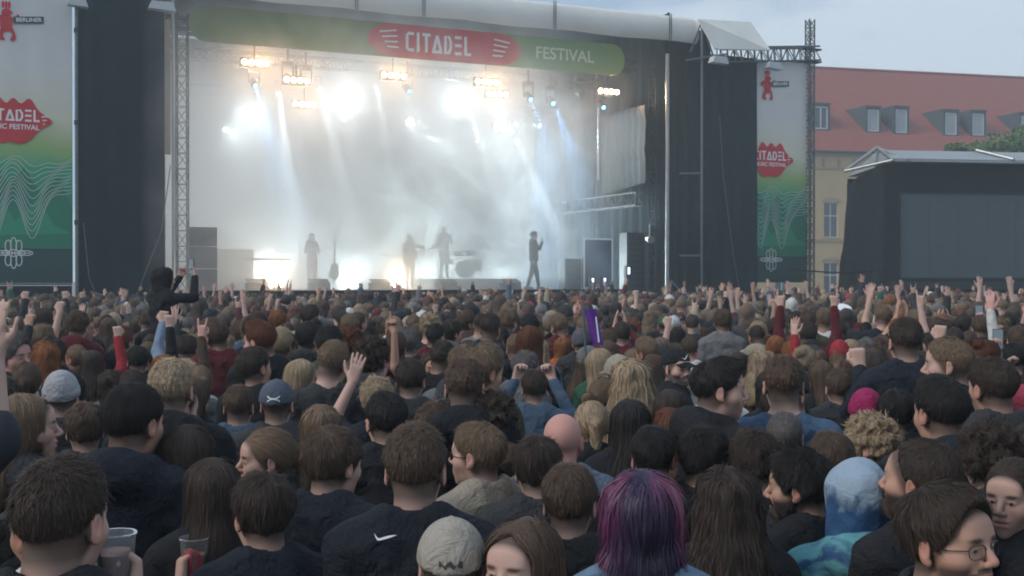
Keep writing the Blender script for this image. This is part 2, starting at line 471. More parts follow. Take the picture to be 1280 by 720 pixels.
def body_mesh(name, fr, arm_r, arm_l, fem=0.0, heavy=0.0, beard=False, mouth=0.0, hf=.005, cf=.02, handf=.006, mat=None, stub=0.0, stride=0.0, sit=False):
    T, N, A, H, L, F, info = body_prims(arm_r, arm_l, fem, heavy, stride, sit)
    prims = T + L + F + A[0] + A[1] + N + head_prims(fr, fem, beard, mouth, heavy) + H[0] + H[1]
    hc = fr[1]
    boxes = [(hc - [.095, .12, .14], hc + [.095, .13, .13], hf)]
    for (e, w, fd, pn), nm in zip(info, (arm_r, arm_l)):
        fd = fd / np.linalg.norm(fd); c = w + fd * .07
        low = w[2] < 1.2
        boxes.append((c - .10, c + .10, .012 if low else handf))
    zhi = max([1.85] + [w[2] + .25 for _, w, _, _ in info])
    axes = mk_axes((-.42, -.30, -.02), (.42, .55, zhi), (cf, cf, cf * 1.6), boxes)
    D = field(axes, prims)
    V, Q = nets(axes, D)
    R, t = fr
    hl = (V - t) @ R                     # head-local coordinates
    x, y, z = hl.T
    g = lambda cx, cy, cz, rx, ry, rz: np.exp(-(((np.abs(x) - cx) / rx) ** 2 + ((y - cy) / ry) ** 2 + ((z - cz) / rz) ** 2))
    on = ((V[:, 2] > 1.40) & (np.abs(hl).max(1) < .16)).astype(float)
    lips = on * np.clip(1.5 * (g(0, .094, -.057, .017, .012, .006) + g(0, .093, -.067 - mouth, .015, .012, .006)), 0, 1)
    brow = on * np.clip(2.2 * g(.032, .086, .0230, .016, .020, .0050), 0, 1)
    eyer = np.sqrt((np.abs(x) - .0305) ** 2 + (z - .001) ** 2)
    eyew = on * ((np.abs(x) > .018) & (np.abs(x) < .043) & (np.abs(z - .0005) < .0042) & (y > .074)).astype(float)
    iris = on * (eyer < .0058) * (y > .074) * (np.abs(z - .0005) < .0048)
    redd = on * np.clip(g(.045, .06, -.03, .025, .04, .025) * .5 + g(0, .11, -.025, .018, .02, .015) * .7 + g(.082, -.005, -.005, .012, .03, .04) * .9, 0, 1)
    st = np.zeros(len(V))
    scalp = np.clip((-(y - .06) * .83 + (z - .02) * .55) / .02, 0, 1) * (z > -.11) * (np.abs(x) < .0785)
    nape = np.clip((z + .098) / .045, 0, 1)
    st = np.maximum(st, on * scalp * nape * (.9 if stub >= 0 else 0))
    jaw = np.clip((-.022 - z) / .02, 0, 1) * np.clip((y + .01) / .03, 0, 1) * np.clip((z + .125) / .02, 0, 1) * (1 - np.clip(lips * 2, 0, 1))
    jaw = np.where(z > -.05, jaw * np.clip((np.abs(x) - .036) / .012, 0, 1) + (np.abs(z + .046) < .007) * (np.abs(x) < .026) * (y > .075), jaw)
    st = np.maximum(st, on * np.clip(jaw, 0, 1) * (1.0 if beard else max(stub, 0)))
    return np_mesh(name, V, Q, True, dict(lips=lips, brow=brow, eyew=eyew, iris=iris, redd=redd, stub=st), mat), info

def garment_mesh(name, arm_r, arm_l, fem=0.0, heavy=0.0, kind='jacket', mat=None, cf=.02, seed=0.0):
    T, N, A, H, L, F, info = body_prims(arm_r, arm_l, fem, heavy)
    inf = {'tee': .012, 'jacket': .022, 'hoodie': .022, 'hood': .022}[kind]
    up = []
    for (s, arm) in zip((1, -1), A):
        u, f = arm
        if kind == 'tee':
            e = u.a + (u.b - u.a) * .62
            up.append(Prim('c', u.a, e, .056, .058, k=.03))
        else:
            w = f.a + (f.b - f.a) * .95
            up += [Prim('c', u.a, u.b, .050, .038, k=.035), Prim('c', f.a, w, .038, .026, k=.02)]
    ex = []
    if kind in ('hoodie',):
        ex = [Prim('e', (0, -.105, 1.475), r=(.105, .050, .062), k=.035), Prim('c', (-.085, -.05, 1.475), (-.05, .05, 1.44), .026, k=.03),
              Prim('c', (.085, -.05, 1.475), (.05, .05, 1.44), .026, k=.03)]
    if kind == 'jacket':
        ex = [Prim('c', (-.055, -.05, 1.505), (.055, -.05, 1.505), .020, k=.035), Prim('c', (-.07, -.03, 1.495), (-.045, .05, 1.46), .016, k=.025),
              Prim('c', (.07, -.03, 1.495), (.045, .05, 1.46), .016, k=.025), Prim('c', (-.10, -.03, 1.455), (.10, -.03, 1.455), .03, k=.04)]
    zhi = max([1.64] + [w[2] + .1 for _, w, _, _ in info])
    axes = mk_axes((-.46, -.32, .74), (.46, .55, zhi), (cf,) * 3, [((-.25, -.2, 1.25), (.25, .2, 1.58), .011)])
    D = smin(field(axes, T + ex) - inf, field(axes, up) - (.012 if kind != 'tee' else .008), .03)
    G = np.meshgrid(*axes, indexing='ij')
    fold = 1 - np.abs(wave((G[0] + .3 * G[2], G[1], G[2] * 1.3), 26, seed + 1)) * 2
    D = D + (.006 * wave(G, 38, seed) + .004 * wave(G, 75, seed + 2) - .007 * np.clip(fold, -.3, 1)) * np.clip((1.50 - G[2]) / .08, .25, 1)
    D = np.maximum(D, .80 - G[2] + .01 * np.sin(G[0] * 20))             # hem
    # neck opening
    nk = Prim('c', (0, -.028, 1.40), (0, .02, 1.62), .066 if kind != 'tee' else .064, .088 if kind != 'tee' else .074)
    v = nk.ev(*G)
    D = -smin(-D, v, .014)
    V, Q = nets(axes, D)
    return np_mesh(name, V, Q, True, None, mat)

def trousers_mesh(name, fem=0, heavy=0, mat=None, stride=0.0, sit=False):
    T, N, A, H, L, F, info = body_prims('down', 'down', fem, heavy, stride, sit)
    axes = mk_axes((-.3, -.35, .03), (.3, .55, 1.06), (.03, .03, .04), [])
    D = field(axes, T[:2] + L) - .014
    G = np.meshgrid(*axes, indexing='ij')
    D = np.maximum(D, G[2] - (1.02 if sit else 1.0)); D = np.maximum(D, (.50 if sit else .07) - G[2])
    V, Q = nets(axes, D)
    return np_mesh(name, V, Q, True, None, mat)

def shoes_mesh(name, mat=None, stride=0.0, sit=False):
    F = body_prims('down', 'down', stride=stride, sit=sit)[5]
    axes = mk_axes((-.25, -.3, -.03), (.25, .6, .56 if sit else .16), (.02, .02, .016), [])
    D = field(axes, F) - .010
    G = np.meshgrid(*axes, indexing='ij')
    D = np.maximum(D, -G[2] + .002)
    V, Q = nets(axes, D)
    return np_mesh(name, V, Q, True, None, mat)

# ------------------------------------------------------------------ hair
def hair_prims(style):
    E = lambda c, r, k=.02, sub=False: Prim('e', c, r=r, k=k, sub=sub)
    C = lambda a, b, r, r2=None, k=.03: Prim('c', a, b, r, r2, k=k)
    o = dict(tp=0.0, t=.010, lowcut=-.070, ear=True, hl=0.0, n=5200, ln=.022, lift=.004, curl=.0, wob=.0, down=.5, w=.0016, face=True)
    P = []
    if style == 'buzz': o.update(tp=.012, t=.0045, n=7000, ln=.008, lift=.002, w=.0013)
    elif style == 'crop': P = [E((0, .012, .072), (.064, .080, .056), .03)]; o.update(tp=.018, t=.0060, n=8500, ln=.016, lift=.004, lowcut=-.052)
    elif style == 'short': P = [E((0, .006, .066), (.070, .090, .066), .03)]; o.update(tp=.016, t=.0085, n=8500, ln=.028, lift=.006, lowcut=-.058, wob=.004)
    elif style == 'quiff': P = [E((0, .035, .092), (.058, .062, .048), .035)]; o.update(tp=.018, t=.008, lowcut=-.058, n=8000, ln=.034, lift=.007, down=.1)
    elif style == 'swept': P = [E((0, .004, .064), (.076, .094, .074), .03)]; o.update(tp=.012, t=.009, hl=.010, n=9000, ln=.045, lift=.008, wob=.004, lowcut=-.060, down=.2)
    elif style == 'thick': P = [E((0, -.008, .058), (.080, .100, .080), .03)]; o.update(tp=.011, t=.011, n=9000, ln=.045, lift=.010, wob=.005, lowcut=-.070)
    elif style == 'messy': P = [E((0, .0, .062), (.080, .098, .080), .03)]; o.update(tp=.010, t=.011, n=9500, ln=.034, lift=.014, wob=.008, curl=.7, lowcut=-.070)
    elif style == 'curly': P = [E((0, -.004, .060), (.086, .102, .084), .03)]; o.update(tp=.008, t=.015, n=10000, ln=.034, lift=.016, wob=.016, curl=1.6, lowcut=-.08, w=.0022)
    elif style == 'long':
        P = [E((0, -.022, .032), (.083, .104, .092), .03), C((0, -.060, -.06), (0, -.150, -.26), .070, .056, .05),
             C((.052, -.035, -.05), (.070, -.130, -.25), .036, .046, .04), C((-.052, -.035, -.05), (-.070, -.130, -.25), .036, .046, .04)]
        o.update(hl=.016, t=.010, n=9000, ln=.16, lift=.006, ear=False, lowcut=-.40, down=2.5, wob=.004, w=.0022)
    elif style == 'wavy':
        P = [E((0, -.022, .032), (.086, .106, .094), .03), C((0, -.060, -.06), (0, -.155, -.28), .082, .070, .05),
             C((.06, -.035, -.05), (.085, -.125, -.27), .044, .058, .04), C((-.06, -.035, -.05), (-.085, -.125, -.27), .044, .058, .04)]
        o.update(hl=.016, t=.012, n=10500, ln=.13, lift=.014, ear=False, lowcut=-.40, down=2.2, wob=.013, curl=.9, w=.0024)
    elif style == 'bob':
        P = [E((0, -.022, .030), (.085, .105, .094), .03), C((.045, -.03, -.06), (.05, -.045, -.11), .046, .046, .04), C((-.045, -.03, -.06), (-.05, -.045, -.11), .046, .046, .04),
             E((0, -.065, -.09), (.085, .05, .06), .03)]
        o.update(hl=.016, t=.011, n=9000, ln=.11, lift=.008, ear=False, lowcut=-.155, down=2.0, wob=.006, w=.0022)
    elif style == 'ponytail':
        P = [C((0, -.110, .035), (0, -.150, .030), .022, .026, .02), C((0, -.150, .030), (0, -.150, -.16), .032, .018, .02)]
        o.update(t=.009, n=7500, ln=.07, lift=.004, lowcut=-.072, down=.3, w=.0018, pony=True)
    elif style == 'bun':
        P = [E((0, -.105, .095), (.042, .040, .038), .012)]
        o.update(t=.010, n=7500, ln=.06, lift=.005, lowcut=-.075, down=.3, wob=.004, w=.0018, curl=.3)
    elif style == 'beard':
        P = [Prim('e', (0, .074, -.098), r=(.024, .020, .022), k=.02)] + [C((s_ * .066, .004, -.035), (s_ * .050, .040, -.080), .012, .012, .02) for s_ in (-1, 1)] + [C((-.024, .088, -.048), (.024, .088, -.048), .008, .008, .01)]
        o.update(n=3800, ln=.018, lift=.007, w=.0015, down=2.0, wob=.002)
    elif style == 'receding':
        o.update(t=.007, n=6000, ln=.020, lift=.003, hl=.035)
    return P, o

def hair_field(P, o):
    base = Prim('e', (0, -.014, .036), r=(.076, .097, .087))
    ears = [Prim('e', (s * .085, .004, -.018), r=(.022, .030, .042)) for s in (-1, 1)]
    face = Prim('e', (0, .085, -.030), r=(.072, .062, .105))
    neck = Prim('c', (0, .03, -.09), (0, .03, -.30), .075)
    def fb(x, y, z):
        d = Prim('e', (0, .028, -.068), r=(.052, .050, .042)).ev(x, y, z, .006)
        for p in P: d = smin(d, p.ev(x, y, z), p.k)
        d = np.maximum(d, z + .030 + .25 * np.clip(y - .03, 0, 1) * 0)
        d = -smin(-d, Prim('c', (-.015, .100, -.0615), (.015, .100, -.0615), .010).ev(x, y, z), .004)
        d = np.maximum(d, -(y + .012)); d = np.maximum(d, np.where((np.abs(x) < .042) & (z > -.052) & (y < .081), .01, d))
        return d
    if o.get('w') == .0015: return fb
    def f(x, y, z):
        d = base.ev(x, y, z, o['t'])
        for p in P: d = smin(d, p.ev(x, y, z), p.k)
        if o['tp']: d = d + o['tp'] * np.clip((.045 - z) / .085, 0, 1) * (1 - .25 * np.clip(-y / .09, 0, 1))
        if o['wob']: d = d + o['wob'] * wave((x, y, z), 70 if o['curl'] < 1 else 110)
        # hairline plane, from forehead down to sideburn
        pl = (y - .080 + o['hl']) * .832 - (z - .072) * .555 + .010 * np.cos(np.clip(x / .05, -2, 2) * 1.4)
        if not o['ear']:
            pl = pl + .012 * np.exp(-(x / .012) ** 2)
            pl = np.where(np.abs(x) > .055, np.minimum(pl, y - .055 - .3 * (np.abs(x) - .055)), pl)
        d = -smin(-d, -pl, .008)
        lc = o['lowcut'] - z + .35 * np.clip(y + .02, 0, .2) * (1 if o['ear'] else 0) + .012 * np.sin(x * 60)
        if o.get('pony'): lc = np.where(y < -.13, -1, lc)
        d = np.maximum(d, lc)
        if o['ear']:
            for e in ears: d = -smin(-d, e.ev(x, y, z), .006)
        d = -smin(-d, face.ev(x, y, z), .008)
        return d
    return f

def hair_geo(style, rng, dens=1.0, step=.006, segs=5, wsc=1.0):
    P, o = hair_prims(style)
    f = hair_field(P, o)
    lo = np.array((-.17, -.22, max(o['lowcut'] - .02, -.36) if not o.get('pony') else -.2)); hi = np.array((.17, .16, .20))
    axes = [np.arange(lo[a], hi[a], step) for a in range(3)]
    G = np.meshgrid(*axes, indexing='ij')
    D = f(*G)
    # the bottom of long hair thins out raggedly
    V, Q = nets(axes, D)
    a, b, c = V[Q[:, 0]], V[Q[:, 1]], V[Q[:, 2]]
    ar = np.linalg.norm(np.cross(b - a, c - a), axis=1)
    cen = V[Q].mean(1)
    skull = Prim('e', (0, -.014, .034), r=(.073, .093, .084) if style != 'beard' else (.01, .01, .01))
    ar = ar * (skull.ev(*cen.T) > .0)
    n = int(o['n'] * dens)
    pick = rng.choice(len(Q), n, p=ar / ar.sum())
    w = rng.random((n, 2))
    p = V[Q[pick, 0]] * (1 - w[:, :1]) * (1 - w[:, 1:]) + V[Q[pick, 1]] * w[:, :1] * (1 - w[:, 1:]) + V[Q[pick, 2]] * w[:, :1] * w[:, 1:] + V[Q[pick, 3]] * (1 - w[:, :1]) * w[:, 1:]
    def grad(p, e=.002):
        g = np.stack([f(*(p + np.eye(3)[i] * e).T) - f(*(p - np.eye(3)[i] * e).T) for i in range(3)], 1)
        return g / (np.linalg.norm(g, axis=1, keepdims=True) + 1e-9)
    wh = np.array([.006, -.045, .12])
    if o.get('pony'): wh = np.array([0, .09, .09])
    if style == 'bun': wh = np.array([0, .08, .05])
    L = o['ln'] * (.6 + .8 * rng.random(n)); lift0 = o['lift'] * rng.random(n) ** 2 * np.where(rng.random(n) < .06, 2.6, 1.0) + np.where(rng.random(n) < .015, .010, 0)
    ph = rng.random(n) * 6.28; clump = .5 * wave(p.T, 260) + rng.normal(0, .25, n)
    pts = [p - grad(p) * .003]
    cur = p
    rngd = rng.normal(0, 1, (n, 3))
    for s in range(segs):
        g = grad(cur)
        d = (cur - wh); d /= np.linalg.norm(d, axis=1, keepdims=True)
        d = d + np.array([0, 0, -o['down']]) * np.clip((.13 - cur[:, 2:3]) / .1, 0, 1) + rngd * (.18 + .25 * o['curl'])
        if style in ('long', 'wavy', 'bob'): d = d + np.stack([np.sign(cur[:, 0]) * 1.6 * np.clip((cur[:, 1] + .06) / .08, 0, 1) * np.clip((cur[:, 2] - .03) / .05, 0, 1), 0 * cur[:, 0], 0 * cur[:, 0]], 1)
        if o['curl']:
            ang = ph + s * 1.9 * (1 + o['curl']); d = d + o['curl'] * .6 * np.stack([np.cos(ang), np.sin(ang), np.sin(ang * 1.3)], 1)
        d -= g * (d * g).sum(1, keepdims=True) * .95
        d /= np.linalg.norm(d, axis=1, keepdims=True) + 1e-9
        cur = cur + d * (L / segs)[:, None]
        v = f(*cur.T)
        tgt = lift0 * (s + 1) / segs + .0008
        cur = cur - grad(cur) * np.clip(v - tgt, -.01, .01)[:, None]
        pts.append(cur)
    pts = np.stack(pts, 1)                     # n, segs+1, 3
    tan = np.gradient(pts, axis=1); nrm = grad(pts.reshape(-1, 3)).reshape(pts.shape)
    side = np.cross(tan, nrm); side /= np.linalg.norm(side, axis=2, keepdims=True) + 1e-9
    roll = rng.normal(0, .35, n)[:, None, None]
    side = side * np.cos(roll) + nrm * np.sin(roll)
    prof = np.array([1, 1.1, 1, .85, .6, .15] if segs == 5 else np.linspace(1, .15, segs + 1)) * o['w'] * wsc
    wv = (.7 + .6 * rng.random(n))[:, None, None] * prof[None, :, None]
    A = pts - side * wv; B = pts + side * wv
    m = segs + 1
    SV = np.stack([A, B], 2).reshape(-1, 3)
    base = np.arange(n)[:, None] * m * 2 + np.arange(segs)[None] * 2
    SQ = np.stack([base, base + 1, base + 3, base + 2], 2).reshape(-1, 4)
    tint = np.repeat(np.clip(.5 + .22 * clump + rng.normal(0, .10, n), 0, 1), m * 2)
    off = len(V)
    TV = np.concatenate([V, SV]); TQ = np.concatenate([Q, SQ + off])
    tt = np.concatenate([np.clip(.36 + .10 * wave(V.T, 300), 0, 1), tint])
    return TV, TQ, tt

# ------------------------------------------------------------------ headgear, in head coordinates
def cap_mesh(name, mat, back=False):
    axes = mk_axes((-.11, -.14, -.03), (.11, .21, .17), (.006,) * 3, [])
    G = np.meshgrid(*axes, indexing='ij')
    x, y, z = G
    d = Prim('e', (0, -.012, .040), r=(.078, .100, .092)).ev(x, y, z, .012)
    ins = Prim('e', (0, -.012, .036), r=(.078, .100, .090)).ev(x, y, z, .003)
    d = smin(d, Prim('e', (0, -.01, .145), r=(.008, .008, .005)).ev(x, y, z), .006)
    d = np.maximum(d, -ins)
    d = np.maximum(d, (.034 + .22 * (y + .02) * (y > -.02)) * 1.0 - z - .12 * np.clip(-(y + .02), 0, 1) * 1.6)
    d = d + .0009 * (np.abs(np.sin(3 * np.arctan2(x, y + .012))) < .06)
    yy = y - .10
    br = np.sqrt((x / .068) ** 2 + ((y - .095) / .088) ** 2) - 1
    sheet = np.abs(z - (.050 - 4.2 * x * x - .25 * np.clip(y - .09, 0, 1))) - .0035
    bd_ = np.maximum(np.maximum(br * .06, sheet), .055 - y)
    d = np.minimum(d, bd_)
    V, Q = nets(axes, d); return np_mesh(name, V, Q, True, None, mat)
def beanie_mesh(name, mat):
    axes = mk_axes((-.12, -.15, -.06), (.12, .13, .19), (.006,) * 3, [])
    G = np.meshgrid(*axes, indexing='ij'); x, y, z = G
    d = Prim('e', (0, -.020, .048), r=(.078, .100, .098)).ev(x, y, z, .014)
    cut = .030 + .30 * y
    d = np.maximum(d, cut - .0 - z)
    d2 = Prim('e', (0, -.016, .040), r=(.078, .100, .095)).ev(x, y, z, .019)
    band = np.maximum(np.maximum(d2, cut - z), z - cut - .045)
    a = np.arctan2(x, y + .02); rib = .0012 * np.sin(a * 46)
    d = smin(d, band, .006) + rib
    V, Q = nets(axes, d); return np_mesh(name, V, Q, True, None, mat)
def hood_mesh(name, mat):
    axes = mk_axes((-.20, -.24, -.30), (.20, .16, .20), (.009,) * 3, [])
    G = np.meshgrid(*axes, indexing='ij'); x, y, z = G
    d = Prim('e', (0, -.028, .040), r=(.090, .112, .108)).ev(x, y, z, .018)
    d = smin(d, Prim('e', (0, -.11, .085), r=(.045, .045, .05)).ev(x, y, z), .05)
    d = smin(d, Prim('c', (0, -.03, -.08), (0, -.05, -.20), .105, .135).ev(x, y, z), .05)
    d = d + .006 * wave((x, y, z), 45) + .003 * wave((x, y, z), 90, 2)
    ins = Prim('e', (0, .06, -.01), r=(.082, .11, .115)).ev(x, y, z)
    d = np.maximum(d, -ins)
    V, Q = nets(axes, d); return np_mesh(name, V, Q, True, None, mat)
# ------------------------------------------------------------------ people
HAIRC = {'black': (.020, .017, .016), 'dark': (.042, .030, .024), 'brown': (.078, .052, .037), 'light': (.15, .103, .068), 'blond': (.29, .215, .14),
         'grey': (.11, .10, .095), 'auburn': (.10, .038, .02), 'purple': (.115, .018, .075), 'ginger': (.20, .075, .03)}
SKINC = {'fair': (.50, .335, .275), 'mid': (.44, .27, .20), 'tan': (.36, .215, .15), 'pink': (.54, .32, .275)}
TOPC = {'black': (.014, .015, .018), 'navy': (.015, .019, .029), 'charcoal': (.04, .042, .046), 'grey': (.16, .165, .17), 'blue': (.065, .115, .20), 'denim': (.07, .11, .17), 'olive': (.06, .065, .035),
        'maroon': (.10, .015, .02), 'red': (.35, .03, .04), 'white': (.60, .60, .58), 'beige': (.33, .29, .23), 'green': (.03, .10, .06), 'teal': (.03, .16, .18), 'brown': (.08, .05, .035), 'mustard': (.35, .20, .04),
        'orange': (.48, .13, .03), 'purple': (.10, .03, .22), 'pale blue': (.22, .30, .40), 'magenta': (.32, .02, .10)}
_cache = {}
def dyed_hair():
    m, nt, b, N, L = new_mat('dyed_hair')
    tc = N.new('ShaderNodeTexCoord'); sp = N.new('ShaderNodeSeparateXYZ'); L.new(tc.outputs['Object'], sp.inputs[0])
    ax_ = mth(nt, 'ABSOLUTE', sp.outputs['X'])
    f = mth(nt, 'ADD', mth(nt, 'ADD', mth(nt, 'MULTIPLY', ax_, 9.0), mth(nt, 'MULTIPLY', sp.outputs['Z'], 2.6)), mth(nt, 'MULTIPLY', mth(nt, 'SUBTRACT', noise(nt, 14, 3, dim=(1, 1, .25)), .5), 1.6))
    c = ramp(nt, f, [(0, (.018, .012, .035)), (.42, (.028, .012, .045)), (.72, (.09, .018, .065)), (.92, (.16, .035, .09)), (1, (.19, .06, .10))])
    k = mth(nt, 'ADD', mth(nt, 'MULTIPLY', attr(nt, 'tint'), 1.8), .25)
    cc = N.new('ShaderNodeCombineColor')
    for i in range(3): L.new(k, cc.inputs[i])
    L.new(mix(nt, 1.0, c, cc.outputs[0], 'MULTIPLY'), b.inputs['Base Color']); b.inputs['Roughness'].default_value = .5
    return m
def tie_dye(name, ca, cb, zc, zs, sc_=9):
    m, nt, b, N, L = new_mat(name)
    tc = N.new('ShaderNodeTexCoord'); sp = N.new('ShaderNodeSeparateXYZ'); L.new(tc.outputs['Object'], sp.inputs[0])
    f = mth(nt, 'ADD', mth(nt, 'MULTIPLY', mth(nt, 'SUBTRACT', sp.outputs['Z'], zc), zs), mth(nt, 'MULTIPLY', mth(nt, 'SUBTRACT', noise(nt, sc_, 4, dist=1.0), .5), 2.4), clamp=False)
    L.new(ramp(nt, mth(nt, 'ADD', f, .5), [(.3, ca), (.7, cb)]), b.inputs['Base Color']); b.inputs['Roughness'].default_value = .85
    bump(nt, b, noise(nt, 16, 4, dist=.6), .6, .02); return m
def own_material(o, mat):
    o.data = o.data.copy(); o.data.materials.clear(); o.data.materials.append(mat)
def cached(key, fn):
    if key not in _cache: _cache[key] = fn()
    return _cache[key]
def hair_mesh(style, q):
    v = 0
    return cached(('hair', style, q), lambda: (lambda g: np_mesh('hair', g[0], g[1], True, dict(tint=g[2]), M_hair))(
        hair_geo(style, np.random.default_rng(hash_(style) + 5), dens=[2.0, .7, .25][q], wsc=[.56, 1.0, 1.15][q], step=[.006, .008, .011][q])))
def hash_(s): return sum((i + 1) * ord(c) for i, c in enumerate(s)) % 9973
def cap_up(): return None
HATS = {}
def hat_mesh(kind): return cached(('hat', kind), lambda: {'cap': cap_mesh, 'beanie': beanie_mesh, 'hood': hood_mesh}[kind](kind, M_cloth))

def person(x, y, h, rz, arms=('down', 'down'), hy=0.0, hp=0.0, hr=0.0, fem=0, heavy=0.0, beard=False, mouth=0.0, stub=0.0, style='short', hair='brown', skin='fair',
           top='black', kind='jacket', hat=None, hatc=None, q=1, label=None, group=None, z=0.0, uniq=False, legs='navy', stride=0.0, sit=False, top2=None, hs=1.0):
    """one standing person; arms = (right, left). Returns root, and hand positions in local coordinates"""
    hf = [.0035, .006, .008][q]; key = (arms, round(hy, 2), round(hp, 2), round(hr, 2), fem, heavy, beard, mouth, stub, q, stride, sit)
    fr = head_frame(hy, hp, hr)
    bm, info = cached(('body',) + key, lambda: body_mesh('body', fr, arms[0], arms[1], fem, heavy, beard, mouth, hf=hf, handf=[.0055, .007, .009][q], cf=[.02, .024, .028][q], mat=M_skin, stub=stub, stride=stride, sit=sit))
    gm = cached(('top', arms, fem, heavy, kind, q), lambda: garment_mesh('top', arms[0], arms[1], fem, heavy, kind, M_cloth, cf=[.018, .022, .026][q], seed=len(_cache) * 1.7))
    tm = cached(('trousers', fem, heavy, stride, sit), lambda: trousers_mesh('trousers', fem, heavy, M_cloth, stride, sit))
    sm = cached(('shoes', stride, sit), lambda: shoes_mesh('shoes', M_cloth, stride, sit))
    s = h / 1.732
    root = link('person', None); root.location = (x, y, z); root.rotation_euler = (0, 0, rz); root.scale = (s, s, s); root.empty_display_size = .1
    tag(root, label, 'person', group)
    def ch(n, me, col):
        o = link(n, me, root); o.color = (*col, 1); return o
    sk = SKINC[skin] if isinstance(skin, str) else skin
    ch('body', bm, sk); ch({'jacket': 'jacket', 'hoodie': 'hooded_sweater', 'tee': 'shirt', 'hood': 'hooded_sweater'}[kind], gm, TOPC[top] if isinstance(top, str) else top)
    ch('trousers', tm, TOPC[legs]); ch('shoes', sm, (.1, .1, .1))
    HM = Matrix([[*fr[0][i], fr[1][i]] for i in range(3)] + [[0, 0, 0, 1]])
    def onhead(n, me, col, sc_=1.0):
        o = ch(n, me, col); o.matrix_local = HM @ Matrix.Scale(sc_, 4); return o
    if style:
        st_ = style
        if hat == 'beanie' and style in ('short', 'crop', 'thick', 'quiff', 'messy', 'curly', 'bun'): st_ = 'buzz'
        if hat == 'cap' and style in ('short', 'thick', 'quiff', 'messy', 'curly', 'bun', 'crop'): st_ = 'buzz'
        if not hat == 'hood': root['_h'] = 1; onhead('hair', hair_mesh(st_, q), HAIRC[hair] if isinstance(hair, str) else hair, hs); del root['_h']
    if beard: onhead('beard', hair_mesh('beard', q), HAIRC[hair] if isinstance(hair, str) else hair)
    if hat:
        ho = onhead('hood' if hat == 'hood' else hat, hat_mesh(hat), TOPC[hatc] if isinstance(hatc, str) else (hatc or TOPC[top]), 1.04 if hat == 'cap' and style in ('long', 'wavy', 'bob') else 1.0)
    return root, info, HM

def world_pt(root, p):
    M = Matrix.LocRotScale(root.location, root.rotation_euler, root.scale); return M @ Vector(p)
CROWD = []          # (x, y, radius) of everyone placed
FACES = []          # (px, py, half width, half height, distance) of the heads that must stay visible
def pxy(px, Y): return (px - 640) / F * Y
HWID = {'swept': .180, 'crop': .166, 'short': .174, 'thick': .184, 'messy': .188, 'curly': .196, 'quiff': .170, 'long': .182, 'wavy': .192, 'bob': .186, 'bun': .170, 'ponytail': .168, 'buzz': .162, 'receding': .168, None: .155}
def place(px, cy, w, yaw, **k):
    """a person whose crown shows at (px, cy) with a head w px wide"""
    cy += w * .05; w = w / 1.11
    hw = k.pop('hw', HWID.get(k.get('style'), .168) + (.012 if k.get('hat') else 0)); Y = hw * F / w
    for _ in range(40):
        z = EYE - (cy - HY) / F * Y
        if z > 1.93: Y *= 1.02
        elif z < 1.56: Y *= .98
        else: break
    extra = {'thick': .02, 'messy': .02, 'curly': .03, 'quiff': .012, 'long': .015, 'wavy': .015, 'bob': .015, 'bun': .04, 'short': .01}.get(k.get('style'), .006) + (.02 if k.get('hat') else 0)
    h = z / (1 + extra / 1.75)
    if k.get('lift'): z0 = k.pop('lift'); h = (z - z0) / 1.01
    else: z0 = 0.0
    ya = R_(yaw); split = k.pop('split', .6)
    bodyyaw = ya * split; hy = ya - bodyyaw
    x = pxy(px, Y)
    q = k.pop('q', None)
    if q is None: q = 0 if Y < 4.6 else 1
    k.setdefault('mouth', 0.0)
    face = k.pop('face', False)
    view = math.atan2(-x, Y)        # the picture's yaw is seen along the line of sight
    r = person(x, Y, h, bodyyaw + view * .8, hy=round(hy, 2), q=q, z=z0, **k)
    CROWD.append((x, Y, .24 if Y > 4 else .2, cy))
    FACES.append((px, cy + w * .75, w * .55, w * .85, Y, face or Y < 4.5))
    r[0]['_px'] = px; r[0]['_cy'] = cy
    return r

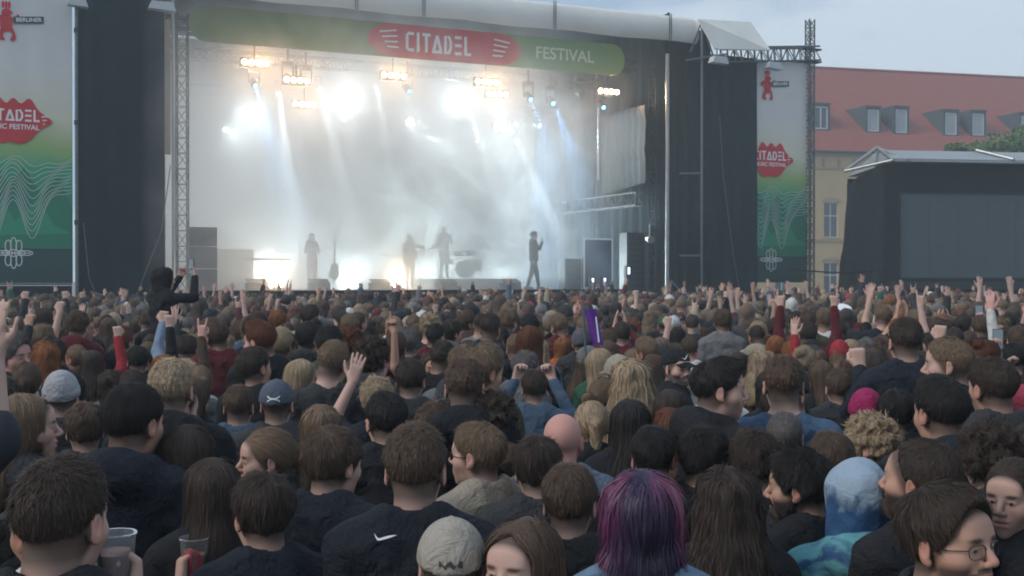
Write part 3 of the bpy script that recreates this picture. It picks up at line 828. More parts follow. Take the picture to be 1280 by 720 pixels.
# ---------------- hand-held things
M_cupc = None
def cup_material():
    m, nt, b, N, L = new_mat('clear_plastic'); b.inputs['Base Color'].default_value = (.86, .88, .9, 1); b.inputs['Roughness'].default_value = .12
    b.inputs['Transmission Weight'].default_value = .88; b.inputs['IOR'].default_value = 1.2; return m
M_cup = cup_material(); M_beer = plain('pink_drink', (.45, .22, .2), .3, spec=.5)
M_phone = plain('phone_shell', (.012, .012, .014), .3, spec=.5); M_screen = plain('phone_screen', (.10, .12, .14), .2, spec=.5, emit=(.35, .5, .6), estr=.12)
def cup(p, label, tilt=(0, 0), r=.042, hgt=.12, art=True, rz=0.0):
    t = empty('plastic_cup', p, rz, label, 'cup', 'plastic cups held at the lower left'); t.rotation_euler = (tilt[0], tilt[1], rz)
    n = 28; vs, fs = [], []
    prof = [(r * .78, 0), (r * .80, .004), (r, hgt), (r * 1.05, hgt + .002), (r * 1.05, hgt - .004), (r * .97, hgt - .006), (r * .77, .006)]
    for rr, z in prof: vs += [(rr * math.cos(2 * math.pi * i / n), rr * math.sin(2 * math.pi * i / n), z) for i in range(n)]
    for k in range(len(prof) - 1):
        for i in range(n): fs.append((k * n + i, k * n + (i + 1) % n, (k + 1) * n + (i + 1) % n, (k + 1) * n + i))
    fs.append(tuple(range(n))[::-1]); fs.append(tuple(range((len(prof) - 1) * n, len(prof) * n)))
    MB().add(vs, fs).build('cup_wall', M_cup, t, True)
    MB().tube((0, 0, .008), (0, 0, hgt * .62), r * .75, n, r * .88).build('drink', M_beer, t)
    if art:                                   # a red ornament printed round the side: rings and rays
        mb = MB()
        def wrap(a, z): rr = r * (.80 + .2 * z / hgt) + .0008; return (rr * math.sin(a), -rr * math.cos(a), z)
        def strip(pts, w):
            vs, fs = [], []
            for i, (a, z) in enumerate(pts):
                a0, z0 = pts[max(i - 1, 0)]; a1, z1 = pts[min(i + 1, len(pts) - 1)]; da, dz = (a1 - a0) * r, z1 - z0; L_ = math.hypot(da, dz) + 1e-9
                vs += [wrap(a - dz / L_ * w / r, z + da / L_ * w), wrap(a + dz / L_ * w / r, z - da / L_ * w)]
            for i in range(len(pts) - 1): fs.append((2 * i, 2 * i + 1, 2 * i + 3, 2 * i + 2))
            mb.add(vs, fs)
        for rr in (.032, .026): strip([(rr / r * math.cos(t_), .06 + rr * math.sin(t_)) for t_ in [i * math.pi / 12 for i in range(25)]], .0018)
        for k_ in range(4):
            a_ = k_ * math.pi / 4; strip([(-.022 / r * math.cos(a_), .06 - .022 * math.sin(a_)), (.022 / r * math.cos(a_), .06 + .022 * math.sin(a_))], .0022)
        mb.build('red_print', M_red, t)
    return t
PH = 0
def phone(root, info, side, label, lit=True):
    e, w, fd, pn = info[side]; fd = fd / np.linalg.norm(fd)
    p = world_pt(root, w + fd * .115 + pn / np.linalg.norm(pn) * .030)
    t = empty('mobile_phone', p, root.rotation_euler.z, label, 'phone', 'phones held up in the crowd')
    MB().box((-.037, -.004, -.075), (.037, .004, .075)).build('shell', M_phone, t)
    MB().box((-.034, -.0055, -.071), (.034, -.0045, .071)).build('screen', M_screen, t)
    MB().box((-.030, .0045, .045), (-.008, .0065, .068)).build('camera_bump', M_phone, t)
    return t
def decal(root_child, polys, mat, name, y0=-1.0, dirn=(0, 1, 0), off=.004, parent=None):
    """thin printed mark laid onto a garment: strips of (x, z) pairs cast along dirn"""
    from mathutils.bvhtree import BVHTree
    me = root_child.data; bv = BVHTree.FromPolygons([v.co for v in me.vertices], [p.vertices for p in me.polygons])
    mb = MB()
    for pts in polys:
        vs, fs = [], []
        for a, b in pts:
            for (x, z) in (a, b):
                h_ = bv.ray_cast(Vector((x, y0, z)), Vector(dirn)); c = h_[0] if h_[0] is not None else Vector((x, -.1, z))
                vs.append(c - Vector(dirn) * off)
        for i in range(len(pts) - 1): fs.append((2 * i, 2 * i + 1, 2 * i + 3, 2 * i + 2))
        mb.add(vs, fs)
    return mb.build(name, mat, root_child)
def swoosh(cx, cz, s, rot=0.0, flip=1):
    """curved tick mark as a strip of (lower, upper) points"""
    out = []
    for i in range(15):
        t = i / 14
        x = -.5 + t * 1.0
        lo = -.26 * math.sin(min(1, (t + .02) / .36) * math.pi / 2) + (.0 if t < .3 else .56 * ((t - .3) / .7) ** 1.1) * 1.0
        hi_ = lo + .20 * math.sin(math.pi * min(1, .10 + .9 * (1 - t) ** .75)) * (1 - t) ** .4 + .004
        pr = []
        for zz in (lo, hi_):
            X, Z = flip * x * s, zz * s; pr.append((cx + X * math.cos(rot) - Z * math.sin(rot), cz + X * math.sin(rot) + Z * math.cos(rot)))
        out.append(tuple(pr))
    return out
def child(root, name): return next(c for c in root.children if c.name.split('.')[0] == name)
M_glasses = plain('black_glasses', (.01, .01, .012), .25, spec=.6)
def glasses(root, HM, dark=True):
    mb = MB(); y = .098
    for s_ in (-1, 1):
        pw = lambda v: math.copysign(abs(v) ** .6, v)
        pts = [(s_ * .033 + .0235 * pw(math.cos(t)), y + .002 - abs(s_ * .033 + .02 * math.cos(t)) ** 2 * 4, -.001 + .0155 * pw(math.sin(t))) for t in [i * math.pi / 8 for i in range(17)]]
        mb.path(pts, .0012 if not dark else .0022, 5)
        mb.path([(s_ * .056, y - .010, .004), (s_ * .076, .05, .004), (s_ * .082, .0, .006)], .0014, 5)
    mb.path([(-.010, y, .004), (0, y + .003, .006), (.010, y, .004)], .0022, 5)
    o = mb.build('glasses', M_glasses, root); o.matrix_local = HM
    if dark:
        for s_ in (-1, 1):
            P = [(s_ * .033 + .0235 * pw(math.cos(t)), y - abs(s_ * .033 + .02 * math.cos(t)) ** 2 * 4, .0155 * pw(math.sin(t))) for t in [i * math.pi / 8 for i in range(16)]]
            MB().add(P + [(a, b - .002, c) for a, b, c in P], [tuple(range(16)), tuple(range(16, 32))[::-1]]).build('lens', M_phone, o)
    return o
# ------------------------------------------------------------------ materials of the stage
M_drape = plain('black_drape', (.010, .021, .027), .95, nscale=1.2, namt=.35)
M_black = plain('black_paint', (.014, .015, .016), .6, nscale=6)
M_alu = plain('aluminium', (.42, .43, .43), .42, .85, nscale=8, namt=.2)
M_steel = plain('grey_steel', (.17, .19, .20), .5, .6, nscale=8, namt=.3)
M_darksteel = plain('dark_steel', (.045, .05, .055), .55, .5, nscale=8, namt=.3)
M_tarp = plain('white_tarp', (.78, .77, .72), .6, nscale=.9, namt=.16, bmp=.2)
M_deck = plain('stage_deck', (.03, .03, .03), .5, nscale=4)
M_white = plain('white_print', (.80, .80, .78), .8)
M_whitedim = plain('white_line_print', (.62, .66, .64), .8)
M_red = plain('red_print', (.62, .035, .045), .75, nscale=2, namt=.12)
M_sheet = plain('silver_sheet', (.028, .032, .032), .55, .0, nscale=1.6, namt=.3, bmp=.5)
M_woodstrip = plain('beige_strip', (.46, .38, .29), .7, nscale=3)
M_case = plain('flight_case', (.04, .045, .05), .5)
M_gold = plain('cymbal_bronze', (.4, .28, .1), .3, .9)
M_darkprint = plain('dark_print', (.03, .06, .07), .8)

# ------------------------------------------------------------------ stage frame: u along the front (left to right), v into the stage
SA = math.atan2(.4227, .9063); SO = np.array([-9.29, 32.8]); SU = np.array([math.cos(SA), math.sin(SA)]); SV = np.array([-SU[1], SU[0]])
def stu(px, v=0.0):
    k = (px - 640) / F; b = SO + SV * v
    return float(-(b[0] - k * b[1]) / (SU[0] - k * SU[1]))
def stz(px, py, v=0.0):
    u = stu(px, v); y = (SO + SU * u + SV * v)[1]
    return EYE + (HY - py) / F * float(y)
def st(u, v, z=0.0):
    p = SO + SU * u + SV * v; return Vector((float(p[0]), float(p[1]), z))
def sroot(name, u, v, z, label, cat, group=None, rz=0.0): return empty(name, st(u, v, z), SA + rz, label, cat, group)
DECK = 1.80

# ground: one sheet to the horizon
m, nt, b, N, L = new_mat('trodden_ground')
c = mix(nt, noise(nt, .8, 6), (.10, .09, .075), (.20, .18, .15)); c = mix(nt, noise(nt, 25, 3), c, (.13, .12, .10)); L.new(c, b.inputs['Base Color']); b.inputs['Roughness'].default_value = .95
bump(nt, b, noise(nt, 30, 4), .5, .02)
g = MB().add([(-900, -300, 0), (900, -300, 0), (900, 1300, 0), (-900, 1300, 0)], [(0, 1, 2, 3)]).build('ground', m); tag(g, kind='structure')

UR = stu(833); UL = 0.0; DEPTH = 10.0
ZB = stz(863, 57); ZT = stz(863, 26)
main = sroot('concert_stage', 0, 0, 0, 'large open-air concert stage filled with bright fog behind the crowd', 'stage')
# deck, skirt, back wall, roof
MB().box((-1.2, .05, DECK - .18), (UR + .6, DEPTH, DECK)).build('deck', M_deck, main)
mb = MB()
for i in range(60):
    u0, u1 = -1.1 + i * (UR + 1.6) / 60, -1.1 + (i + 1) * (UR + 1.6) / 60
    mb.box((u0, .10 + .03 * (i % 2), .02), (u1 - .01, .14 + .03 * (i % 2), DECK - .19))
mb.build('skirt', M_drape, main)
def drape_mesh(x0, x1, z0, z1, y=0.0, amp=.05, per=.32, nx=90, nz_=14, lean=0.0, sag=0.0):
    vs, fs = [], []
    for k in range(nz_ + 1):
        t = k / nz_
        for i in range(nx + 1):
            s = i / nx; x = x0 + (x1 - x0) * s + lean * (1 - t) * (1 - s)
            yy = y + amp * math.sin(x / per * 6.28 + .7 * math.sin(x * 1.3) + .5 * t) * (1.15 - .3 * t) + amp * .6 * mnoise.noise((x * .8, t * 2.5, y)) + sag * math.sin(math.pi * t) * s
            vs.append((x, yy, z0 + (z1 - z0) * t))
    n = nx + 1
    for k in range(nz_):
        for i in range(nx): fs.append((k * n + i, k * n + i + 1, (k + 1) * n + i + 1, (k + 1) * n + i))
    off = len(vs); vs2 = [(x, yy + .012, z) for x, yy, z in vs]
    return MB().add(vs, fs).add(vs2, [f[::-1] for f in fs])
drape_mesh(-1.2, UR + .5, DECK, ZT, DEPTH + .1, .06, .5, 120).build('back_drape', M_drape, main, True)
mb = MB().add([(-1.3, -.25, ZT), (UR + .9, -.25, ZT), (UR + .9, DEPTH + .4, ZT + .5), (-1.3, DEPTH + .4, ZT + .5),
               (-1.3, -.25, ZT - .06), (UR + .9, -.25, ZT - .06), (UR + .9, DEPTH + .4, ZT + .44), (-1.3, DEPTH + .4, ZT + .44)],
              [(0, 1, 2, 3), (7, 6, 5, 4), (0, 4, 5, 1), (1, 5, 6, 2), (2, 6, 7, 3), (3, 7, 4, 0)])
mb.build('roof', M_drape, main)
# fascia: long white tarp, gently rounded, with seams
uf0, uf1 = stu(150), stu(864)
mb = MB(); n = 90; sec = [(-.30, ZB), (-.42, ZB + .12), (-.46, ZB + .4), (-.42, ZT - .12), (-.30, ZT), (0.0, ZT + .05), (.1, ZT + .02)]
vs, fs = [], []
for i in range(n + 1):
    u = uf0 + (uf1 - uf0) * i / n
    for j, (v, z) in enumerate(sec): vs.append((u, v + .012 * math.sin(u * 5 + j), z + .02 * math.sin(u * 1.7) * (j < 2)))
m_ = len(sec)
for i in range(n):
    for j in range(m_ - 1): fs.append((i * m_ + j, (i + 1) * m_ + j, (i + 1) * m_ + j + 1, i * m_ + j + 1))
fs.append(tuple(range(n * m_, n * m_ + m_)))
fas = mb.add(vs, fs).build('fascia', M_tarp, main, True)
mb = MB()
for px in (685, 828, 523, 440):
    u = stu(px); mb.box((u - .045, -.49, ZB - .03), (u - .02, -.465, ZT + .03)); mb.box((u + .02, -.49, ZB - .03), (u + .045, -.465, ZT + .03))
mb.build('strap', M_steel, fas)
# posts of the opening
MB().tube((UR, -.05, 0), (UR, -.05, stz(833, 68)), .065, 12).build('post', M_alu, main)
mb = MB(); mb.tube((stu(204), -.05, 0), (stu(204), -.05, 10.5), .055, 10); mb.tube((stu(217), .02, 0), (stu(217), .02, 10.5), .045, 10)
mb.build('post', M_alu, main)
MB().box((stu(207), .02, stz(210, 193)), (stu(214), .08, stz(210, 25))).build('wooden_strip', M_woodstrip, main)
MB().truss((stu(228, 1), 1, 0), (stu(228, 1), 1, 9.6), .30, .30, .022, .013, 22).build('ladder_tower', M_darksteel, main)
MB().truss((stu(822, .8), .8, 0), (stu(822, .8), .8, 9.7), .42, .42, .03, .016, 22).build('lattice_tower', M_darksteel, main)
MB().truss((stu(750, 4.6), 4.6, 0), (stu(750, 4.6), 4.6, 9.9), .3, .3, .022, .012, 20).build('lattice_tower', M_darksteel, main)
# roof trusses carrying the lamps
for v, z in ((1.6, 9.35), (4.2, 9.1), (7.4, 8.5)):
    MB().truss((.2, v, z), (UR - .3, v, z), .34, .34, .024, .013).build('roof_truss', M_darksteel, main)
# right inner side: silver sheeting, side truss, dark side wall
us = UR - .55
o = drape_mesh(-.5, 9.6, DECK - .2, ZT + .2, 0, .05, .6, 60).build('side_drape', M_drape, main, True); o.location = (UR + .15, .5, 0); o.rotation_euler = (0, 0, math.pi / 2)
vs, fs = [], []
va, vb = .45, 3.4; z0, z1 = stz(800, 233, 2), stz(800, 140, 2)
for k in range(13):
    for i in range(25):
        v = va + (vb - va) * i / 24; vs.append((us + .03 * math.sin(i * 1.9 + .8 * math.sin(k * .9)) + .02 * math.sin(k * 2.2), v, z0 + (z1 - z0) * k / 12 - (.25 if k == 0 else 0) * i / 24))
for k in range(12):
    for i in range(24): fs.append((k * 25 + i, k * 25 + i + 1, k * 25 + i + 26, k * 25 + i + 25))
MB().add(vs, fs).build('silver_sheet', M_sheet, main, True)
MB().truss((us - .1, .6, stz(818, 249, .6)), (us - .1, 6.5, stz(818, 249, .6)), .3, .42, .03, .02, 13).build('side_truss', M_darksteel, main)
# right wing: black drapes and scaffold
wing = sroot('drape_wall', stu(880), -.3, 0, 'black drape wall right of the stage opening behind a thin scaffold pole', 'drape')
w0, w1 = stu(880, -.3), stu(940, -.3)
drape_mesh(0, w1 - w0, 0, stz(910, 70, -.3), 0, .035, .5, 60).build('cloth', M_drape, wing, True)
MB().path([(.35, -.09, 7.6), (.5, -.09, 5.5), (.9, -.09, 3.0), (1.25, -.09, 1.2)], .012).build('rope', M_steel, wing)
inner = sroot('side_curtain', stu(832, .1), .1, 0, 'dark leaning curtain between the stage post and the scaffold pole', 'curtain')
drape_mesh(0, stu(888, .1) - stu(832, .1), 0, stz(855, 36, .1), 0, .09, .42, 50, lean=.0, sag=-.35).build('cloth', plain('grey_green_drape', (.018, .028, .030), .95, nscale=1.5, namt=.4), inner, True)
pole = sroot('scaffold_tower', stu(877, -.6), -.6, 0, 'thin scaffold tower with a sloped white tarp at its top, right of the roof', 'scaffold')
zt = stz(877, 26, -.6)
MB().tube((0, 0, 0), (0, 0, zt), .042, 8).build('pole', M_steel, pole)
for p_, q_ in (((0, 0, zt), (-.25, .3, zt - 1.0)), ((0, 0, zt), (.45, -.05, zt - 1.25)), ((-.6, .0, zt - 1.35), (.9, -.15, zt - 1.05)), ((0, 0, .9), (-.8, .6, 2.1)), ((0, 0, 2.9), (-.6, .4, 2.9)), ((0, 0, 5.6), (-.6, .4, 5.6))):
    MB().tube(p_, q_, .03).build('brace', M_steel, pole)
def sl(px, py, v, o): # a picture point on the plane v, in the local frame of stage root o=(u, v, z)
    return (stu(px, v) - o[0], v - o[1], stz(px, py, v) - o[2])
o0 = (stu(877, -.6), -.6, 0)
a, b_, c_, d_ = sl(872, 24, -.7, o0), sl(938, 28, .4, o0), sl(963, 63, -.7, o0), sl(893, 61, -.9, o0)
MB().add([a, b_, c_, d_] + [(p[0], p[1] + .03, p[2] - .03) for p in (a, b_, c_, d_)], [(0, 1, 2, 3), (7, 6, 5, 4), (0, 4, 5, 1), (1, 5, 6, 2), (2, 6, 7, 3), (3, 7, 4, 0)]).build('white_tarp', M_tarp, pole)
# the truss out to the banner and the mast at its end
tr = sroot('banner_truss', stu(1012, -.2), -.2, 0, 'grey lattice mast and cross truss holding up the right festival banner', 'truss')
o0 = (stu(1012, -.2), -.2, 0)
MB().truss((0, 0, 0), (0, 0, stz(1010, 25, -.2)), .22, .22, .028, .016, 40).build('mast', M_steel, tr)
p, q = sl(905, 70, -.2, o0), sl(1020, 68, -.2, o0)
MB().truss(p, q, .42, .48, .032, .018, 14).build('cross_truss', M_steel, tr)
MB().box((-.42, -.12, q[2] + .12), (.42, .12, q[2] + .17)).box((-.35, -.18, q[2] - .32), (.38, .18, q[2] - .28)).build('bracket', M_darksteel, tr)
# floodlights on the scaffold
def flood(px, py, v, label, w=.62):
    z = stz(px, py, v); t = sroot('floodlight', stu(px, v), v, z, label, 'floodlight', 'floodlights clamped to the scaffold')
    MB().prism([(-w / 2, -.08), (w / 2, -.12), (w / 2 - .08, .12), (-w / 2 + .08, .12)], -.14, .16).build('housing', plain('light_grey_paint', (.5, .52, .54), .5), t)
    MB().tube((0, .1, .1), (0, .1, .42), .02).build('bracket', M_steel, t)
flood(898, 76, -1.0, 'pale floodlight under the white tarp beside the right drape')
flood(966, 83, -.7, 'pale floodlight above the bear emblem of the right banner')
flood(203, 9, -.6, 'floodlight at the top of the left stage post', .7)
flood(98, 4, -.6, 'floodlight above the left banner pole', .5)
# left wing
lw = sroot('drape_wall', stu(97), -.25, 0, 'tall black drape wall between the left banner and the stage post', 'drape')
drape_mesh(0, stu(205, -.25) - stu(97, -.25), 0, 11.5, 0, .03, .6, 70).build('cloth', M_drape, lw, True)
mb = MB(); mb.path([(2.35, -.09, 5.2), (2.1, -.09, 3.4), (1.5, -.09, 1.8), (1.1, -.09, .9)], .012); mb.path([(.12, -.09, 3.6), (.25, -.09, 2.2), (.6, -.09, 1.2)], .012)
mb.build('rope', M_steel, lw)
lp = sroot('scaffold_pole', stu(96, -.5), -.5, 0, 'thin grey scaffold pole beside the left banner', 'scaffold')
mb = MB().tube((0, 0, 0), (0, 0, 11.2), .04, 8)
mb.build('pole', M_steel, lp)
mb = MB()
for z in (1.2, 3.6, 6.2, 8.6): mb.tube((0, 0, z - .06), (0, 0, z + .06), .06, 8)
mb.build('collar', M_darksteel, lp)
lw2 = stu(0) - 1.6

# ------------------------------------------------------------------ printed banners
def banner_material():
    m, nt, b, N, L = new_mat('printed_banner_cloth')
    tc = N.new('ShaderNodeTexCoord'); sp = N.new('ShaderNodeSeparateXYZ'); L.new(tc.outputs['Object'], sp.inputs[0])
    n1 = noise(nt, .55, 3)
    z = mth(nt, 'ADD', mth(nt, 'DIVIDE', sp.outputs['Z'], 7.6), mth(nt, 'MULTIPLY', mth(nt, 'SUBTRACT', n1, .5), .16))
    c = ramp(nt, z, [(0.0, (.022, .062, .055)), (.14, (.02, .09, .075)), (.26, (.03, .26, .17)), (.38, (.05, .38, .20)), (.47, (.34, .50, .18)), (.58, (.72, .70, .54)), (.75, (.72, .70, .68)), (1, (.66, .66, .67))])
    c = mix(nt, mth(nt, 'MULTIPLY', noise(nt, 2.2, 5), .35), c, mix(nt, 1.0, c, (.7, .72, .7), 'MULTIPLY'))
    L.new(c, b.inputs['Base Color']); b.inputs['Roughness'].default_value = .8
    return m
M_banner = banner_material()
M_green = [plain('green_print', (.03, .22, .13), .8), plain('green_print', (.04, .30, .17), .8), plain('green_print', (.02, .10, .08), .8)]

def letters(mb, word, x, z, h, y, stroke=.17, gap=.22, wf=.62):
    """angular display capitals; returns the end x"""
    w = h * wf; s = h * stroke
    def bar(x0, z0, x1, z1): mb.ribbon([(x0, z0), (x1, z1)], s, y)
    for ch in word:
        ww = w
        if ch == 'C': mb.ribbon([(x + w, z + h - s / 2), (x + s, z + h - s / 2), (x + s / 2, z + h - s), (x + s / 2, z + s), (x + s, z + s / 2), (x + w, z + s / 2)], s, y)
        elif ch == 'I': bar(x + s / 2, z, x + s / 2, z + h); ww = s
        elif ch == 'T': bar(x, z + h - s / 2, x + w, z + h - s / 2); bar(x + w / 2, z, x + w / 2, z + h - s)
        elif ch == 'A': mb.ribbon([(x, z), (x + w / 2, z + h - s * .4)], s, y); mb.ribbon([(x + w / 2, z + h - s * .4), (x + w, z)], s, y + .0005); bar(x + w * .1, z + s / 2, x + w * .9, z + s / 2)
        elif ch == 'D': mb.ribbon([(x + s / 2, z), (x + s / 2, z + h - s / 2), (x + w * .6, z + h - s / 2), (x + w - s / 2, z + h * .65), (x + w - s / 2, z + h * .35), (x + w * .6, z + s / 2), (x + s, z + s / 2)], s, y)
        elif ch == 'E':
            for q in (0, .5, 1): bar(x, z + s / 2 + q * (h - s), x + w * .85, z + s / 2 + q * (h - s))
            ww = w * .85
        elif ch == 'L': bar(x + s / 2, z, x + s / 2, z + h); bar(x + s, z + s / 2, x + w * .85, z + s / 2); ww = w * .8
        x += ww + h * gap
    return x
def text_obj(word, size, loc, mat, parent, name='lettering', sx=1.0, bold=.0):
    cu = bpy.data.curves.new('tmp', 'FONT'); cu.body = word; cu.size = size; cu.align_x = 'CENTER'; cu.align_y = 'CENTER'; cu.offset = bold
    o = link('tmp', cu); dg = bpy.context.evaluated_depsgraph_get(); me = bpy.data.meshes.new_from_object(o.evaluated_get(dg))
    bpy.data.objects.remove(o); me.name = name; me.materials.clear(); me.materials.append(mat)
    t = link(name, me, parent); t.location = loc; t.rotation_euler = (math.pi / 2, 0, 0); t.scale = (sx, 1, 1); return t
def smooth_poly(pts, n=6):
    out = []
    N_ = len(pts)
    for i in range(N_):
        p0, p1, p2, p3 = pts[i - 1], pts[i], pts[(i + 1) % N_], pts[(i + 2) % N_]
        for k in range(n):
            t = k / n
            out.append(tuple(.5 * ((2 * p1[a]) + (-p0[a] + p2[a]) * t + (2 * p0[a] - 5 * p1[a] + 4 * p2[a] - p3[a]) * t * t + (-p0[a] + 3 * p1[a] - 3 * p2[a] + p3[a]) * t ** 3) for a in (0, 1)))
    return out
def flat(mb, poly, y):
    """flat polygon facing -y, fan from its centre (good for star-like outlines)"""
    cx = sum(p[0] for p in poly) / len(poly); cz = sum(p[1] for p in poly) / len(poly)
    mb.add([(cx, y, cz)] + [(x, y, z) for x, z in poly], [(0, i + 1, (i + 1) % len(poly) + 1) for i in range(len(poly))])
LIPS = [(-1.0, 0), (-.62, .30), (-.40, .62), (-.18, .46), (0, .60), (.2, .46), (.42, .60), (.66, .28), (1.0, 0), (.7, -.22), (.42, -.52), (.16, -.62), (-.1, -.58), (-.36, -.62), (-.66, -.30)]

def banner(root, w, h, z0, cx):
    """w wide cloth from z0 up, prints centred on cx"""
    cl = drape_mesh(-w / 2, w / 2, 0, h, 0, .006, .9, 30).build('cloth', M_banner, root, True); cl.location.z = z0
    Y = -.025
    # green hills
    for k, pts in enumerate(([(-1.2, .9), (-1.0, 2.6), (-.6, 3.1), (-.2, 2.5), (.1, 3.0), (.5, 2.3), (.9, 2.8), (1.2, 1.9), (1.2, .9)],
                             [(-1.2, 1.2), (-.9, 1.9), (-.5, 2.4), (-.1, 1.6), (.4, 2.2), (.8, 1.5), (1.2, 1.3)])):
        mb = MB(); vs = []
        for (x, z) in pts: vs.append((min(max(x * w / 2 / 1.2, -w / 2 + .01), w / 2 - .01), z * h / 7.6))
        mb.prism(vs[::1], Y + .008 - k * .003, Y + .0085 - k * .003)
        o = mb.build('hill_print', M_green[k], root); o.location.z = z0
    # contour lines hanging in two lobes
    mb = MB(); s = h / 7.6
    for j in range(12):
        pts = []
        for i in range(61):
            x = -w / 2 + .02 + (w - .04) * i / 60; X = (x - cx) / (.95 * s)
            lob = math.exp(-((X + .45) / .30) ** 2) * (.20 + .095 * j) + math.exp(-((X - .45) / .32) ** 2) * (.16 + .100 * j)
            pts.append((x, (3.22 - .075 * j + .10 * math.cos(X * 3.2) - lob + .03 * math.sin(X * 9 + j)) * s))
        mb.ribbon(pts, .014 * s, Y - .004 - j * .0004)
    o = mb.build('contour_lines', M_whitedim, root); o.location.z = z0
    # red emblem with lettering
    mb = MB(); ez = 4.2 * s
    flat(mb, [(cx + x * .94 * s, ez + z * .96 * s) for x, z in smooth_poly(LIPS)], Y - .012)
    em = mb.build('emblem', M_red, root); em.location.z = z0
    mb = MB(); letters(mb, 'CITADEL', cx - .72 * s, ez - .02 * s, .31 * s, Y - .018, wf=.58, gap=.15)
    for q in range(3): mb.ribbon([(cx + (.68 + .02 * q) * s, ez + (.12 - .09 * q) * s), (cx + (.86 - .05 * q) * s, ez + (.14 - .10 * q) * s)], .03 * s, Y - .018)
    for q in range(3): mb.ribbon([(cx - (.82 - .03 * q) * s, ez + (.08 - .08 * q) * s), (cx - (.71) * s, ez + (.10 - .08 * q) * s)], .03 * s, Y - .018)
    o = mb.build('lettering', M_white, root); o.location.z = z0
    text_obj('MUSIC FESTIVAL', .18 * s, (cx - .02 * s, Y - .018, z0 + ez - .17 * s), M_white, root, bold=.004)
    # white ornament of loops near the foot
    mb = MB(); oz = .78 * s
    def loop(x, z, a, b, ph=0):
        mb.ribbon([(cx + (x + a * math.cos(t) * math.cos(ph) - b * math.sin(t) * math.sin(ph)) * s, oz + (z + a * math.cos(t) * math.sin(ph) + b * math.sin(t) * math.cos(ph)) * s) for t in [i * 2 * math.pi / 20 for i in range(21)]], .028 * s, Y - .02 - len(mb.v) * 1e-6)
    for sx in (-1, 1):
        loop(sx * .13, .18, .07, .15, 0); loop(sx * .13, -.18, .07, .15, 0); loop(sx * .30, 0, .16, .06, 0); loop(sx * .18, .0, .09, .07)
    loop(0, .2, .07, .2); loop(0, -.2, .07, .2); loop(0, 0, .12, .09)
    mb.ribbon([(cx - .42 * s, oz), (cx + .42 * s, oz)], .026 * s, Y - .03)
    o = mb.build('ornament', M_whitedim, root); o.location.z = z0
    # red standing bear with a crown of bristles and a dark name tag
    mb = MB(); bz = 6.62 * s; bx = cx - .16 * s; q = .74 * s
    B = lambda pts: flat(mb, [(bx + x * q, bz + z * q) for x, z in smooth_poly(pts, 4)], Y - .01)
    B([(-.17, -.15), (-.2, .15), (-.15, .36), (.02, .42), (.17, .32), (.2, .1), (.16, -.15), (0, -.22)])
    B([(-.14, .36), (-.13, .52), (0, .60), (.12, .56), (.22, .46), (.12, .38), (0, .33)])
    B([(-.17, -.12), (-.28, -.34), (-.22, -.50), (-.04, -.50), (-.10, -.34), (-.02, -.16)])
    B([(.14, -.12), (.20, -.34), (.12, -.50), (.28, -.50), (.30, -.3), (.20, -.05)])
    B([(.12, .26), (.30, .34), (.38, .44), (.42, .32), (.30, .20), (.15, .14)])
    B([(-.16, .24), (-.32, .10), (-.38, .18), (-.30, .32), (-.16, .36)])
    for k, x in enumerate((-.10, .0, .10)):
        B([(x - .03, .62), (x - .045, .78), (x, .86), (x + .045, .78), (x + .03, .62)])
    o = mb.build('bear_emblem', M_red, root); o.location.z = z0
    tg = MB(); X0, X1 = cx + .02 * s, cx + .74 * s; zc = 6.62 * s + .16 * s
    tg.add([(X0, Y - .016, zc - .09 * s), (X1, Y - .016, zc - .03 * s), (X1, Y - .016, zc + .15 * s), (X0, Y - .016, zc + .09 * s)], [(0, 1, 2, 3)])
    o = tg.build('name_tag', M_darkprint, root); o.location.z = z0
    t = text_obj('BERLINER', .145 * s, ((X0 + X1) / 2, Y - .022, z0 + zc + .03 * s), M_white, root, bold=.003); t.rotation_euler = (math.pi / 2, R_(-4.5), 0)

# right banner: visible from px 943 to 1010, y 78 to 352
vB = -.15
ur0, ur1 = stu(925, vB), stu(1009, vB); zb0, zb1 = stz(977, 353, vB), stz(977, 77, vB)
rb = sroot('festival_banner', (ur0 + ur1) / 2, vB, 0, 'tall festival banner with red emblem hanging right of the stage', 'banner', 'printed festival banners beside the stage')
banner(rb, ur1 - ur0, zb1 - zb0, zb0, stu(963, vB) - (ur0 + ur1) / 2)
ul0, ul1 = stu(-45, vB), stu(91, vB)
zl0 = stz(45, 352, vB)
lb = sroot('festival_banner', (ul0 + ul1) / 2, vB, 0, 'tall festival banner with red emblem at the far left edge', 'banner', 'printed festival banners beside the stage')
banner(lb, ul1 - ul0, zb1 - zb0, zb0, stu(17, vB) - (ul0 + ul1) / 2)
# a black wall continues left of the banner outside the frame
ld = sroot('low_barrier', stu(-60, -.6), -.6, 0, 'low dark grey barrier at the foot of the left banner', 'barrier')
MB().box((0, 0, 0), (stu(90, -.6) - stu(-60, -.6), .06, 1.95)).build('panel', M_black, ld)
MB().tube((0, -.05, 2.0), (stu(90, -.6) - stu(-60, -.6), -.05, 2.0), .03).build('rail', M_steel, ld)

